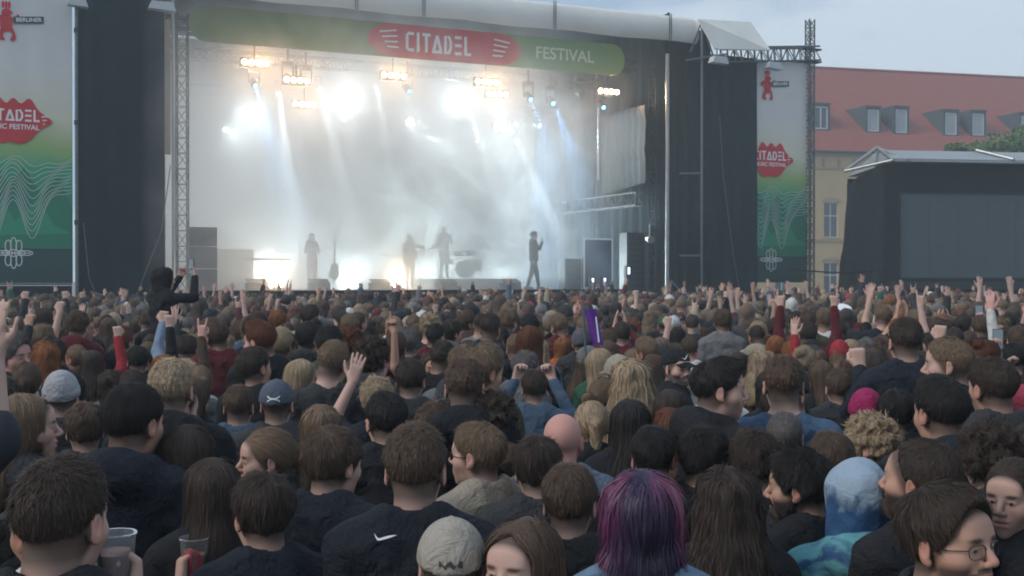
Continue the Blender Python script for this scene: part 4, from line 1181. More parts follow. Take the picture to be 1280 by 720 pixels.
# header banner across the opening
vh = .25
hu0, hu1 = stu(236, vh), stu(781, vh); hz0, hz1 = stz(761, 94, vh), stz(761, 55, vh)
hb = sroot('header_banner', (hu0 + hu1) / 2, vh, 0, 'long green header banner with red centre hanging under the stage roof', 'banner')
hw = (hu1 - hu0) / 2; hh = (hz1 - hz0) / 2; hc = (hz0 + hz1) / 2
def pill(x0, x1, zc, hh, pw=.6, n=8):
    P = []
    for i in range(n + 1): t = -math.pi / 2 + math.pi * i / n; P.append((x1 - pw + pw * math.cos(t), zc + hh * math.sin(t)))
    for i in range(n + 1): t = math.pi / 2 + math.pi * i / n; P.append((x0 + pw + pw * math.cos(t), zc + hh * math.sin(t)))
    return P
m, nt, b, N, L = new_mat('green_banner_print')
tc_ = N.new('ShaderNodeTexCoord'); sp = N.new('ShaderNodeSeparateXYZ'); L.new(tc_.outputs['Object'], sp.inputs[0])
f_ = mth(nt, 'ADD', mth(nt, 'DIVIDE', mth(nt, 'ADD', sp.outputs['X'], hw), 2 * hw), mth(nt, 'MULTIPLY', mth(nt, 'SUBTRACT', noise(nt, .8, 3), .5), .12))
L.new(ramp(nt, f_, [(0, (.16, .20, .08)), (.3, (.22, .28, .07)), (.42, (.07, .19, .05)), (.62, (.28, .32, .08)), (.8, (.08, .24, .06)), (1, (.20, .29, .09))]), b.inputs['Base Color']); b.inputs['Roughness'].default_value = .75
MB().prism(pill(-hw, hw, hc, hh, .45), 0, .02).build('cloth', m, hb)
ra, rb_ = stu(459, vh) - (hu0 + hu1) / 2, stu(651, vh) - (hu0 + hu1) / 2
MB().prism(pill(ra, rb_, hc, hh * .98, .8), -.012, -.006).build('red_panel', M_red, hb)
mb = MB(); hL = hh * 1.15; xs = stu(507, vh) - (hu0 + hu1) / 2; letters(mb, 'CITADEL', xs, hc - hL / 2, hL, -.02, wf=.46, gap=.145, stroke=.16)
for sx, x in ((1, ra + .5), (-1, rb_ - .5)):
    for q in range(4): mb.ribbon([(x + sx * (-.12 + .08 * q), hc + (.22 - .14 * q)), (x + sx * (.42 + .02 * q), hc + (.30 - .17 * q))], .05, -.02)
mb.build('lettering', M_white, hb)
M_veiled = plain('fog_veiled_print', (.55, .62, .42), .8)  # white lettering dulled in its colour to stand for the fog veil
text_obj('FESTIVAL', .52, (stu(706, vh) - (hu0 + hu1) / 2, -.015, hc), M_veiled, hb, sx=1.0, bold=.008)
mb = MB().truss((-hw - .6, .25, hc), (hw - .3, .25, hc), .3, .3, .022, .012)
mb.build('carrying_truss', M_darksteel, hb)
# ------------------------------------------------------------------ stage lamps
def emat(name, col, s):
    return plain(name, col, .4, emit=col, estr=s)
M_warm = emat('warm_lamp_glass', (1.0, .66, .36), 60.0); M_cold = emat('white_lamp_glass', (.93, .98, 1.0), 90.0); M_blue = emat('blue_lamp_glass', (.06, .42, 1.0), 22.0)
M_dim = emat('small_lamp_glass', (.9, .95, 1.0), 25.0)
def lamp(t, kind, loc, energy, col, size=None, tgt=None, angle=None, blend=.6, r=.1):
    ld = bpy.data.lights.new('lamp_light', kind); ld.energy = energy; ld.color = col; ld.shadow_soft_size = r
    lo = link('lamp_light', ld, t); lo.location = loc
    if kind == 'SPOT': ld.spot_size = R_(angle); ld.spot_blend = blend
    if tgt is not None: lo.rotation_euler = Vector(tgt).to_track_quat('-Z', 'Y').to_euler()
    return lo
TOCAM = Vector((0, -1, -.25))
def blinder(px, py, v, label, n=4, en=260, w=1.0):
    z = stz(px, py, v); t = sroot('blinder_lamp', stu(px, v), v, z, label, 'stage lamp', 'warm four-cell lamps along the front truss')
    W = .21 * n * w
    MB().box((-W / 2, -.02, -.14), (W / 2, .14, .14)).tube((0, .05, .14), (0, .05, .55), .02).build('housing', M_black, t)
    for i in range(n):
        x = (-.5 + (i + .5) / n) * W
        MB().disc((x, -.055, 0), (0, 1, 0), .075 * w, .03, 14, .06 * w).build('lens', M_warm, t, True)
    lamp(t, 'SPOT', (0, -.25, 0), en, (1, .56, .27), tgt=TOCAM, angle=150, blend=1)
    return t
for px, py, v, en, lb_ in ((319, 79, 1.5, 90, 'leftmost warm lamp row high on the front truss'), (492, 95, 1.5, 40, 'warm lamp row below the left end of the red banner panel'),
                      (608, 103, 1.5, 40, 'warm lamp row right of centre, upper of two close rows'), (621, 118, 3.2, 35, 'warm lamp row right of centre, lower of two close rows'),
                      (760, 115, 1.5, 200, 'rightmost warm lamp row under the end of the header banner'), (381, 131, 4.0, 25, 'faint warm lamp row low in the fog on the left'),
                      (371, 101, 2.4, 20, 'faint warm lamp row beside a blue lamp on the left')):
    blinder(px, py, v, lb_, 4, en, 1.0)
def spot(px, py, v, label, en, r=.14, ang=120, mat=M_cold, name='stage_spotlight', col=(.84, .95, 1.0), grp='white spotlights glowing in the fog', tg_=None):
    z = stz(px, py, v); t = sroot(name, stu(px, v), v, z, label, 'stage lamp', grp)
    MB().tube((0, .02, 0), (0, .36, .10), r * 1.05, 14, r * .8).tube((-r * 1.3, .15, .03), (-r * 1.3, .15, .45), .02).tube((r * 1.3, .15, .03), (r * 1.3, .15, .45), .02).tube((-r * 1.3, .15, .45), (r * 1.3, .15, .45), .02).build('housing', M_black, t, False)
    MB().disc((0, -.0, 0), (0, 1, .1), r * .85, .018, 18).build('lens', mat, t)
    if en: lamp(t, 'SPOT', (0, -.12, -.02), en, col, tgt=tg_ or TOCAM, angle=ang, blend=.9, r=.08)
    return t
for px, py, v, en, ang, r, lb_ in ((433, 121, 6.0, 650, 130, .20, 'big white spotlight glowing left of the red banner panel, highest in the fog'), (565, 129, 6.0, 520, 130, .20, 'big white spotlight glowing right of the fog centre'),
                          (623, 158, 6.0, 360, 120, .18, 'big white spotlight low in the fog above the singer'), (513, 153, 7.0, 500, 120, .15, 'white spotlight between the two biggest glows'),
                          (311, 139, 6.0, 330, 130, .17, 'white spotlight glowing at the left edge of the fog'), (430, 147, 7.0, 250, 120, .12, 'small white spotlight under the highest glow'),
                          (282, 162, 6.5, 600, 40, .07, 'small white lamp with a thin beam at the far left of the fog'), (597, 176, 7.5, 500, 40, .07, 'small white lamp low in the fog right of centre'),
                          (645, 156, 6.5, 500, 35, .06, 'upper small white lamp above the singer'), (538, 172, 7.5, 500, 35, .06, 'small white lamp above the guitarist'), (647, 179, 7.0, 300, 35, .06, 'lower small white lamp above the singer')):
    spot(px, py, v, lb_, en, r, ang, M_cold if r > .1 else M_dim)
for px, py, v, lb_, en in ((662, 123, 2.0, 'blue moving light left in the row under the word FESTIVAL', 1000), (690, 128, 2.0, 'blue moving light second in the row under the word FESTIVAL', 1500), (726, 118, 2.0, 'unlit moving light third in the row under the word FESTIVAL', 0),
                       (753, 133, 2.4, 'blue moving light below the rightmost warm lamp row', 180), (673, 156, 5.0, 'blue moving light low and right of the big glows', 2600), (361, 100, 2.6, 'blue moving light between two warm rows on the left', 120),
                       (384, 104, 2.6, 'blue moving light right of a warm row on the left', 100), (511, 113, 3.0, 'blue moving light under the word CITADEL', 100), (319, 106, 3.5, 'blue moving light above the left white glow', 2200)):
    z = stz(px, py, v); t = sroot('moving_light', stu(px, v), v, z, lb_, 'stage lamp', 'moving head lights hanging from the roof truss')
    MB().box((-.16, -.02, .42), (.16, .24, .56)).tube((-.17, .1, .45), (-.17, .1, .05), .025).tube((.17, .1, .45), (.17, .1, .05), .025).tube((0, .1, .5), (0, .1, .95), .03).build('yoke', M_darksteel, t)
    MB().tube((0, -.08, -.05), (0, .22, .12), .11, 14, .13).build('head', M_black, t)
    if en:
        MB().disc((0, -.095, -.06), (0, 1, .45), .055, .012, 16).build('lens', M_blue, t)
        lamp(t, 'SPOT', (0, -.16, -.1), en, (.12, .45, 1.0), tgt=(.12 * (px % 7 - 3), -.55, -1), angle=20, blend=.6, r=.04)
for px, py, dx, dz, en, lb_ in ((349, 118, -.10, -1.0, 6500, 'added narrow beam lamp left of the highest glow'), (400, 112, .05, -1.2, 6500, 'added narrow beam lamp just left of the highest glow'), (470, 110, -.04, -1.3, 6500, 'added narrow beam lamp between the warm rows in the centre'),
                              (585, 140, .10, -1.2, 6500, 'added narrow beam lamp beside the big white glow on the right'), (640, 165, .16, -1.1, 6500, 'added narrow beam lamp pointing down towards the singer')):
    spot(px, py, 5.0, lb_, en, .07, 10, M_dim, tg_=(dx, -.75, dz), grp='narrow beam lamps added to vary the fog')  # extra beam lamps, added to streak the fog with light
for px, en, lb_ in ((330, 2400, 'leftmost low backlight in the fog behind the microphone stand'), (430, 4600, 'low backlight in the fog behind the upright guitar'), (520, 4600, 'low backlight in the fog behind the guitarist'), (610, 1500, 'rightmost low backlight in the fog')):
    t = sroot('back_light', stu(px, 8.8), 8.8, DECK, lb_, 'stage lamp', 'floor backlights at the rear of the stage')
    MB().box((-.3, -.1, 0), (.3, .15, .35)).build('housing', M_black, t); MB().box((-.24, -.115, .06), (.24, -.103, .30)).build('lens', M_dim, t)
    lamp(t, 'SPOT', (0, -.3, .4), en, (.80, .96, 1.0), tgt=(0, -1, .35), angle=160, blend=1, r=.25)
# hanging curved brackets and cable by the lamps
hk = sroot('hanging_tube', stu(748, 1.2), 1.2, stz(748, 225, 1.2), 'long bright vertical tube hanging below the blue lamp on the right', 'light tube')
MB().tube((0, 0, 0), (0, 0, stz(748, 135, 1.2) - stz(748, 225, 1.2)), .035, 10).build('tube', M_alu, hk)
MB().tube((0, 0, stz(748, 135, 1.2) - stz(748, 225, 1.2)), (0, 0, 9.2 - stz(748, 225, 1.2)), .012).build('cable', M_darksteel, hk)

# ------------------------------------------------------------------ fog over the stage
fog = MB().box((-.9, -2.2, DECK + .01), (UR + .25, DEPTH - .1, ZT + .4)).build('stage_fog', None); fog.location = st(0, 0); fog.rotation_euler = (0, 0, SA)
tag(fog, 'bright white fog drifting across the stage', 'fog', kind='stuff')
m = bpy.data.materials.new('stage_fog'); m.use_nodes = True; nt = m.node_tree; nt.nodes.clear()
out = nt.nodes.new('ShaderNodeOutputMaterial'); pv = nt.nodes.new('ShaderNodeVolumePrincipled'); nt.links.new(pv.outputs[0], out.inputs['Volume'])
pv.inputs['Color'].default_value = (.96, .97, .97, 1); pv.inputs['Anisotropy'].default_value = .25
tcn = nt.nodes.new('ShaderNodeTexCoord'); sp = nt.nodes.new('ShaderNodeSeparateXYZ'); nt.links.new(tcn.outputs['Object'], sp.inputs[0])
nzf = noise(nt, .50, 4, rough=.6, dist=1.1)
X, Y, Z = sp.outputs
def bell(v, c, w):   # 1 at c, falling to 0 at distance w
    t = mth(nt, 'DIVIDE', mth(nt, 'SUBTRACT', v, c), w); return mth(nt, 'SUBTRACT', 1.0, mth(nt, 'MULTIPLY', t, t), clamp=True)
fx = bell(X, 6.3, 7.5); fz = bell(Z, 3.8, 7.0)
dens = mth(nt, 'MULTIPLY', mth(nt, 'MULTIPLY', fx, fz), mth(nt, 'MULTIPLY', mth(nt, 'SUBTRACT', nzf, .30, clamp=True), 2.7))
dens = mth(nt, 'ADD', dens, .006)
back = mth(nt, 'ADD', mth(nt, 'MULTIPLY', mth(nt, 'DIVIDE', mth(nt, 'ADD', Y, 2.2), 3.2, clamp=True), .68), .32)
dens = mth(nt, 'MULTIPLY', dens, back)
nt.links.new(dens, pv.inputs['Density'])
fog.data.materials.append(m)
m.cycles.volume_step_rate = 1.0

# ------------------------------------------------------------------ things on the stage
def on_stage(name, px, v, label, cat, group=None, z=DECK, rz=0.0): return sroot(name, stu(px, v), v, z, label, cat, group, rz)
pa = on_stage('speaker_stack', 252, .9, 'tall black speaker stack at the left end of the stage', 'speaker')
hs = [(0, .62), (.63, 1.25), (1.26, 1.80)]
for a_, b2 in hs: MB().box((-.38, -.3, a_), (.38, .3, b2 - .012)).build('cabinet', M_black, pa)
for a_, b2 in hs:
    for x in (-.19, .19): MB().disc((x, -.312, (a_ + b2) / 2), (0, 1, 0), .15, .01, 18, .14).build('cone', M_darksteel, pa)
fr_ = on_stage('flight_frame', 748, .5, 'white-edged upright frame standing at the right end of the stage', 'frame')
w = stu(766, .5) - stu(731, .5); h = stz(748, 299, .5) - DECK
mb = MB()
for a_, b2 in (((-w / 2, 0, 0), (-w / 2, 0, h)), ((w / 2, 0, 0), (w / 2, 0, h)), ((-w / 2, 0, h), (w / 2, 0, h)), ((-w / 2, 0, .04), (w / 2, 0, .04))): mb.tube(a_, b2, .028)
mb.build('edge', M_white, fr_); MB().box((-w / 2 + .03, .01, .05), (w / 2 - .03, .25, h - .03)).build('panel', M_case, fr_)
for px, lb_ in ((741, 'left small lit lamp on the floor in front of the white-edged frame'), (756, 'right small lit lamp on the floor in front of the white-edged frame'), (786, 'small lit lamp right of the white-edged frame')):
    t = on_stage('floor_lamp', px, .15, lb_, 'stage lamp', 'small floor lamps right of the singer', z=DECK if px < 780 else DECK + .35)
    MB().box((-.09, 0, 0), (.09, .16, .42)).build('housing', M_black, t); MB().box((-.035, -.012, .14), (.035, -.002, .36)).build('lens', emat('floor_lamp_glass', (.8, .88, 1), 1.6), t)
for px, w_, h_, lb_ in ((790, .7, 1.9, 'dark rack with cables behind the right stage post'), (712, .6, 1.0, 'low black case between the singer and the white-edged frame')):
    t = on_stage('equipment_rack', px, 1.6, lb_, 'equipment')
    MB().box((-w_ / 2, -.25, 0), (w_ / 2, .25, h_)).build('case', M_case, t)
    mb = MB()
    for k in range(int(h_ / .2)): mb.box((-w_ / 2 + .05, -.262, .06 + k * .2), (w_ / 2 - .05, -.252, .19 + k * .2))
    mb.build('drawer', M_darksteel, t)
t = on_stage('stage_light_pod', 812, .3, 'round grey lamp pod hanging low on the right lattice tower', 'stage lamp', z=stz(812, 300, .3))
MB().tube((0, -.1, 0), (0, .12, .05), .13, 12, .10).tube((0, 0, .05), (0, 0, .5), .02).build('housing', M_alu, t)
# wedges along the front and low warm lamps in the fog
for i, px in enumerate((322, 400, 476, 560, 640)):
    t = on_stage('floor_monitor', px, .75, ['leftmost black floor monitor on the stage edge', 'floor monitor on the stage edge below the upright guitar', 'floor monitor on the stage edge left of the guitarist', 'floor monitor on the stage edge below the drum kit', 'floor monitor on the stage edge just left of the singer'][i], 'speaker', 'floor monitors along the stage edge')
    MB().prism([(-.3, 0), (.3, 0), (.3, .22), (-.3, .22)], -.05, .30).add([(-.3, -.05, .22), (.3, -.05, .22), (.3, .30, .34), (-.3, .30, .34)], [(0, 1, 2, 3)]).build('cabinet', M_black, t)
for px, py, lb_ in ((345, 347, 'low warm lamp on the stage floor left of the standing musician'), (499, 350, 'low warm lamp on the stage floor below the guitarist')):
    t = on_stage('floor_light', px, .45, lb_, 'stage lamp', 'warm lamps on the stage floor', z=DECK)
    MB().box((-.25, 0, 0), (.25, .2, .12)).build('housing', M_black, t)
    for x in (-.14, .14): MB().disc((x, -.03, .14), (0, 1, 0), .055, .02, 12).build('lens', M_warm, t)
    lamp(t, 'POINT', (0, .4, .45), 45, (1, .8, .55), r=.1)
# drum kit
dk = on_stage('drum_kit', 578, 4.6, 'drum kit half lost in fog right of the guitarist', 'drums')
def drum(c, r, d, n_='drum', ax=(0, 0, 1)):
    MB().tube(c, Vector(c) + Vector(ax) * d, r, 24).build(n_, M_case, dk, False)
MB().box((-1.4, -.9, 0), (1.4, 1.1, .35)).build('riser', M_deck, dk)
drum((0, -.45, .68), .29, .42, 'bass_drum', (0, 1, 0)); drum((-.5, .1, .85), .18, .15); drum((-.22, -.15, 1.12), .16, .18); drum((.22, -.15, 1.12), .17, .2); drum((.55, .1, .62), .22, .4)
for x, y, z in ((-.95, -.1, 1.45), (-.6, .25, 1.25), (.65, -.2, 1.55), (.95, .15, 1.4)):
    MB().disc((x, y, z), (.1, -.25, 1), .25, .012, 24, .06).build('cymbal', M_gold, dk); MB().tube((x, y, .35), (x, y, z), .014).build('stand', M_steel, dk)
cy = on_stage('cymbal_stand', 486, 4.1, 'single cymbal on a stand left of the guitarist', 'cymbal')
MB().disc((0, 0, 1.12), (.1, -.2, 1), .27, .012, 24, .06).build('cymbal', M_gold, cy); MB().tube((0, 0, 0), (0, 0, 1.12), .014).tube((0, 0, .3), (.2, .2, 0), .012).tube((0, 0, .3), (-.25, .1, 0), .012).tube((0, 0, .3), (.05, -.25, 0), .012).build('stand', M_steel, cy)
ug = on_stage('guitar', 418, 4.0, 'guitar upright on a stand right of the standing musician', 'guitar', z=DECK)
body = [(-.02, .30), (-.17, .36), (-.20, .50), (-.13, .62), (-.15, .74), (-.08, .84), (.08, .84), (.15, .74), (.13, .62), (.20, .50), (.17, .36), (.02, .30)]
MB().prism(body, -.04, .04).build('body', M_case, ug); MB().box((-.03, -.05, .84), (.03, -.01, 1.45)).box((-.05, -.05, 1.45), (.05, -.01, 1.62)).build('neck', M_darksteel, ug); MB().tube((0, .1, 0), (0, .06, .9), .015).tube((0, .1, .3), (-.2, -.1, 0), .012).tube((0, .1, .3), (.2, -.1, 0), .012).build('stand', M_steel, ug)
ms = on_stage('microphone_stand', 374, 3.7, 'microphone stand left of the standing musician', 'microphone stand')
MB().disc((0, 0, 0), (0, 0, 1), .15, .02, 18).tube((0, 0, 0), (0, 0, 1.45), .013).tube((0, 0, 1.45), (.25, -.1, 1.55), .010).build('stand', M_black, ms); MB().tube((.25, -.1, 1.55), (.38, -.15, 1.6), .02, 8, .03).build('microphone', M_steel, ms)
kb = on_stage('keyboard', 335, 4.5, 'keyboard on a stand in the fog at the left', 'keyboard')
MB().box((-.7, -.15, .92), (.7, .15, 1.0)).build('keyboard_body', M_case, kb); MB().tube((-.5, 0, 0), (.4, 0, .92), .02).tube((.5, 0, 0), (-.4, 0, .92), .02).build('stand', M_steel, kb)
am = on_stage('amplifier_stack', 280, 5.5, 'low wide amplifier block in the fog right of the speaker stack', 'amplifier')
MB().box((-.9, -.3, 0), (.9, .3, 1.3)).build('cabinet', M_black, am)
mb = MB()
for x in (-.6, 0, .6): mb.box((x - .27, -.315, .08), (x + .27, -.305, 1.22))
mb.build('grille', M_darksteel, am)

# ------------------------------------------------------------------ red-roofed building
M_brick = plain('yellow_brick', (.58, .43, .23), .85, nscale=.5, namt=.18, bmp=.2)
M_brick2 = plain('yellow_brick_trim', (.42, .32, .19), .85, nscale=.8, namt=.15)
def tile_material():
    m, nt, b, N, L = new_mat('red_roof_tiles')
    tc = N.new('ShaderNodeTexCoord'); br = N.new('ShaderNodeTexBrick'); mp = N.new('ShaderNodeMapping'); L.new(tc.outputs['Object'], mp.inputs[0]); mp.inputs['Rotation'].default_value = (math.pi / 2, 0, 0)
    L.new(mp.outputs[0], br.inputs['Vector']); br.inputs['Scale'].default_value = 1.0; br.inputs['Brick Width'].default_value = .24; br.inputs['Row Height'].default_value = .30; br.inputs['Mortar Size'].default_value = .02
    br.inputs['Color1'].default_value = (.31, .062, .036, 1); br.inputs['Color2'].default_value = (.25, .052, .032, 1); br.inputs['Mortar'].default_value = (.18, .05, .035, 1)
    c = mix(nt, mth(nt, 'MULTIPLY', noise(nt, .35, 5), .5), br.outputs[0], (.26, .085, .06))
    L.new(c, b.inputs['Base Color']); b.inputs['Roughness'].default_value = .8
    return m
M_tile = tile_material()
M_slate = plain('slate_cladding', (.055, .06, .065), .6, nscale=3)
M_glass = plain('window_glass', (.05, .065, .08), .12, spec=.8, nscale=.7)
M_frame = plain('white_window_frame', (.55, .57, .58), .6)
BA = math.atan2(1500, 5775)      # facade direction, from the vanishing point
BO = np.array([(1015 - 640) / F * 92, 92.0]); BU = np.array([math.cos(BA), math.sin(BA)]); BV = np.array([-BU[1], BU[0]])
def bu(px, v=0.0):
    k = (px - 640) / F; b = BO + BV * v; return float(-(b[0] - k * b[1]) / (BU[0] - k * BU[1]))
def bz(px, py, v=0.0):
    u = bu(px, v); return EYE + (HY - py) / F * float((BO + BU * u + BV * v)[1])
bd = empty('red_roofed_building', (BO[0], BO[1], 0), BA, 'long yellow brick building with a steep red tiled roof and dormers', 'building')
E0, E1 = -16.0, bu(1280) + 22
ez = bz(1015, 190); rz_ = bz(1015, 85, 7.5)
# wall with window openings: strips between the openings
def wall_open(mb, u0, u1, z0, z1, holes, th=.45):
    us = sorted({u0, u1, *[h[0] for h in holes], *[h[1] for h in holes]})
    for a, b in zip(us[:-1], us[1:]):
        hs = sorted([(h[2], h[3]) for h in holes if h[0] <= a + 1e-6 and h[1] >= b - 1e-6]); z = z0
        for h in hs:
            if h[0] > z: mb.box((a, 0, z), (b, th, h[0]))
            z = h[1]
        if z < z1: mb.box((a, 0, z), (b, th, z1))
holes = []
wz = [(bz(1039, 352), bz(1039, 328)), (bz(1039, 297), bz(1039, 253))]
pitch = 4.1; wu = bu(1039)
for i in range(-4, 15):
    for z0, z1 in ((wz[0][0] - 1.2, wz[0][1]), wz[1], (1.0, 3.0)) if False else ((wz[0][1] - 2.6, wz[0][1]), wz[1]):
        holes.append((wu + i * pitch - .62, wu + i * pitch + .62, z0, z1))
holes = [h for h in holes if E0 < h[0] and h[1] < E1]
mb = MB(); wall_open(mb, E0, E1, 0, ez, holes); mb.box((E0, 14.6, 0), (E1, 15, ez)).box((E0, .45, 0), (E0 + .4, 14.6, ez)).box((E1 - .4, .45, 0), (E1, 14.6, ez)).build('wall', M_brick, bd)
for h in holes:
    fr2 = MB(); a, b2, z0, z1 = h; t_ = .07; y0 = .16
    zm = z0 + (z1 - z0) * .62
    for q in ((a, z0, a + t_, z1), (b2 - t_, z0, b2, z1), (a + t_, z0, b2 - t_, z0 + t_), (a + t_, z1 - t_, b2 - t_, z1), ((a + b2) / 2 - .04, z0 + t_, (a + b2) / 2 + .04, z1 - t_), (a + t_, zm - .04, (a + b2) / 2 - .04, zm + .04), ((a + b2) / 2 + .04, zm - .04, b2 - t_, zm + .04)):
        fr2.box((q[0], y0, q[1]), (q[2], y0 + .08, q[3]))
    o = fr2.build('window', M_frame, bd)
    MB().box((a + .02, y0 + .03, z0 + .02), (b2 - .02, y0 + .05, z1 - .02)).build('pane', M_glass, o)
    # segmental arch above
    ar = MB(); n = 8; cx_ = (a + b2) / 2; P = []
    for k in range(n + 1):
        x = a - .15 + (b2 - a + .3) * k / n; P.append((x, z1 - .02 + .22 * (1 - ((x - cx_) / ((b2 - a) / 2 + .15)) ** 2)))
    ar.prism(P + [(p[0], p[1] + .22) for p in P[::-1]], -.05, .0)
    ar.box((a - .12, -.06, z0 - .14), (b2 + .12, .0, z0)).build('sill', M_brick2, o)
mb = MB()
zc = ez - .55
mb.box((E0, -.18, zc + .28), (E1, -.003, ez - .02)).box((E0, -.08, zc - .75), (E1, -.003, zc - .60))
u = E0
while u < E1: mb.box((u, -.14, zc - .55), (u + .16, -.003, zc + .05)); u += .52 if False else 1.3
mb.box((E0, -.07, bz(1030, 302)), (E1, -.003, bz(1030, 302) + .18)).build('cornice', M_brick2, bd)
rf = MB().add([(E0 - .3, -.45, ez), (E1 + .3, -.45, ez), (E1 + .3, 7.5, rz_), (E0 - .3, 7.5, rz_), (E0 - .3, 15.5, ez), (E1 + .3, 15.5, ez)], [(0, 1, 2, 3), (3, 2, 5, 4), (0, 3, 4), (1, 5, 2), (0, 4, 5, 1)]).build('roof', M_tile, bd)
MB().tube((E0 - .3, 7.5, rz_ + .02), (E1 + .3, 7.5, rz_ + .02), .13, 8).build('ridge_tiles', M_tile, rf)
MB().tube((E0 - .3, -.52, ez + .02), (E1 + .3, -.52, ez + .02), .09, 8).build('gutter', M_slate, rf)
slope = (rz_ - ez) / 7.95
def roofy(z): return -.45 + (z - ez) / slope
def dormer(px0, px1, py0, py1, small=False):
    pm = (px0 + px1) / 2
    zg = bz(pm, py1, 1.5); y = roofy(zg) - (.0 if not small else .15)
    for _ in range(3): zg = bz(pm, py1, y); y = roofy(zg)
    z1 = bz(pm, py0, y); a, b2 = bu(px0, y), bu(px1, y); yb = roofy(z1)
    t_ = .16
    mb = MB()
    yb2 = yb + .45; zt = z1 + .1
    mb.box((a, y, zg), (a + t_, y + .3, z1)).box((b2 - t_, y, zg), (b2, y + .3, z1)).box((a + t_, y, z1 - .2), (b2 - t_, y + .3, z1)).box((a + t_, y, zg), (b2 - t_, y + .3, zg + .10))
    # cheeks and lid running back into the roof
    for x in (a, b2 - .1): mb.add([(x, y + .3, zg), (x + .1, y + .3, zg), (x + .1, yb, z1), (x, yb, z1), (x, y + .3, z1), (x + .1, y + .3, z1)], [(0, 3, 4), (1, 5, 2), (0, 1, 2, 3), (4, 3, 2, 5), (0, 4, 5, 1)])
    # the left cheek flares out, as the cladding does in the photo
    if not small: mb.add([(a, y + .05, zg), (a, y + .05, z1), (a - .75, yb + .05, z1 - .02), (a, yb, z1)], [(0, 1, 2), (1, 3, 2), (0, 2, 3)])
    mb.box((a - .08, y - .06, z1 + .003), (b2 + .08, yb + .3, z1 + .09))
    d = mb.build('dormer', M_slate, bd)
    w_ = MB()
    for q in ((a + t_, zg + .1, a + t_ + .1, z1 - .2), (b2 - t_ - .1, zg + .1, b2 - t_, z1 - .2), (a + t_ + .1, zg + .1, b2 - t_ - .1, zg + .2), (a + t_ + .1, z1 - .3, b2 - t_ - .1, z1 - .2)): w_.box((q[0], y + .05, q[1]), (q[2], y + .15, q[3]))
    if small: w_.box(((a + b2) / 2 - .05, y + .05, zg + .2), ((a + b2) / 2 + .05, y + .15, z1 - .3))
    w_.build('frame', M_frame, d)
    MB().box((a + t_, y + .09, zg + .12), (b2 - t_, y + .11, z1 - .22)).build('pane', plain('pale_pane', (.38, .42, .44), .35, nscale=.5) if not small else M_glass, d)  # dormer panes get a plain pale colour
dormer(1015, 1037, 130, 163, True)
for px0, px1, py0, py1 in ((1082, 1101, 134, 166), (1117, 1136, 134, 168), (1179, 1198, 138, 170), (1213, 1232, 139, 171), (1274, 1293, 142, 174), (1309, 1328, 143, 175)): dormer(px0, px1, py0, py1)

# ------------------------------------------------------------------ side stage with the big screen
LY = 38.0
LA = R_(9.0); LO = np.array([(1105 - 640) / F * LY, LY]); LU = np.array([math.cos(LA), math.sin(LA)]); LV = np.array([-LU[1], LU[0]])
def lu(px, v=0.0):
    k = (px - 640) / F; b = LO + LV * v; return float(-(b[0] - k * b[1]) / (LU[0] - k * LU[1]))
def lz(px, py, v=0.0):
    u = lu(px, v); return EYE + (HY - py) / F * float((LO + LU * u + LV * v)[1])
M_cover = plain('black_tent_cloth', (.009, .014, .017), .8, nscale=1.4, namt=.4, bmp=.4)
M_roofpale = plain('pale_roof_panel', (.30, .33, .35), .5, nscale=1.5, namt=.12)
ls = empty('side_stage', (LO[0], LO[1], 0), LA, 'black covered side stage with pale roof panels at the right edge', 'stage')
zf = lz(1105, 203); W_ = 14.0
# front cloth around the screen opening
s0, s1 = lu(1125, .0), W_ - .8; sz0, sz1 = lz(1125, 348), lz(1125, 240)
mb = MB(); mb.box((.05, 0, 0), (s0, .1, zf)).box((s0, 0, sz1), (W_, .1, zf)).box((s0, 0, 0), (W_, .1, sz0)).box((s1, 0, sz0), (W_, .1, sz1)).build('front_cloth', M_cover, ls)
MB().box((.0, -.35, lz(1125, 352) - .25), (W_, -.02, lz(1125, 352))).build('ledge', M_darksteel, ls)
# left side cloth: leans outward to the foot, wrinkled
vs, fs = [], []; nu, nv = 26, 22
for k in range(nv + 1):
    t = k / nv
    for i in range(nu + 1):
        s = i / nu; v = 2.6 * s; z = zf * (t if True else 0) * (1 - .0 * s) + (-.0)
        out = -(.48 * (1 - t) ** 1.4 + .06 + .9 * s * 0) - .10 * math.sin(7 * s + 3 * t) * (1 - t) - .07 * mnoise.noise((s * 5, t * 7, 1))
        vs.append((out, v, z - .5 * s * t))
for k in range(nv):
    for i in range(nu): fs.append((k * (nu + 1) + i + 1, k * (nu + 1) + i, (k + 1) * (nu + 1) + i, (k + 1) * (nu + 1) + i + 1))
vs += [(.12, 0, 0), (.12, 0, zf)]; q = len(vs)
for k in range(nv): fs.append((k * (nu + 1), q - 2 if k < nv / 2 else q - 1, (k + 1) * (nu + 1)))
fs.append((int(nv / 2) * (nu + 1), q - 2, q - 1))
MB().add(vs, fs).build('side_cloth', M_cover, ls, True)
MB().box((.0, 2.6, 0), (W_, 2.7, zf - .3)).box((W_ - .1, .1, 0), (W_, 2.6, zf)).build('back_cloth', M_cover, ls)
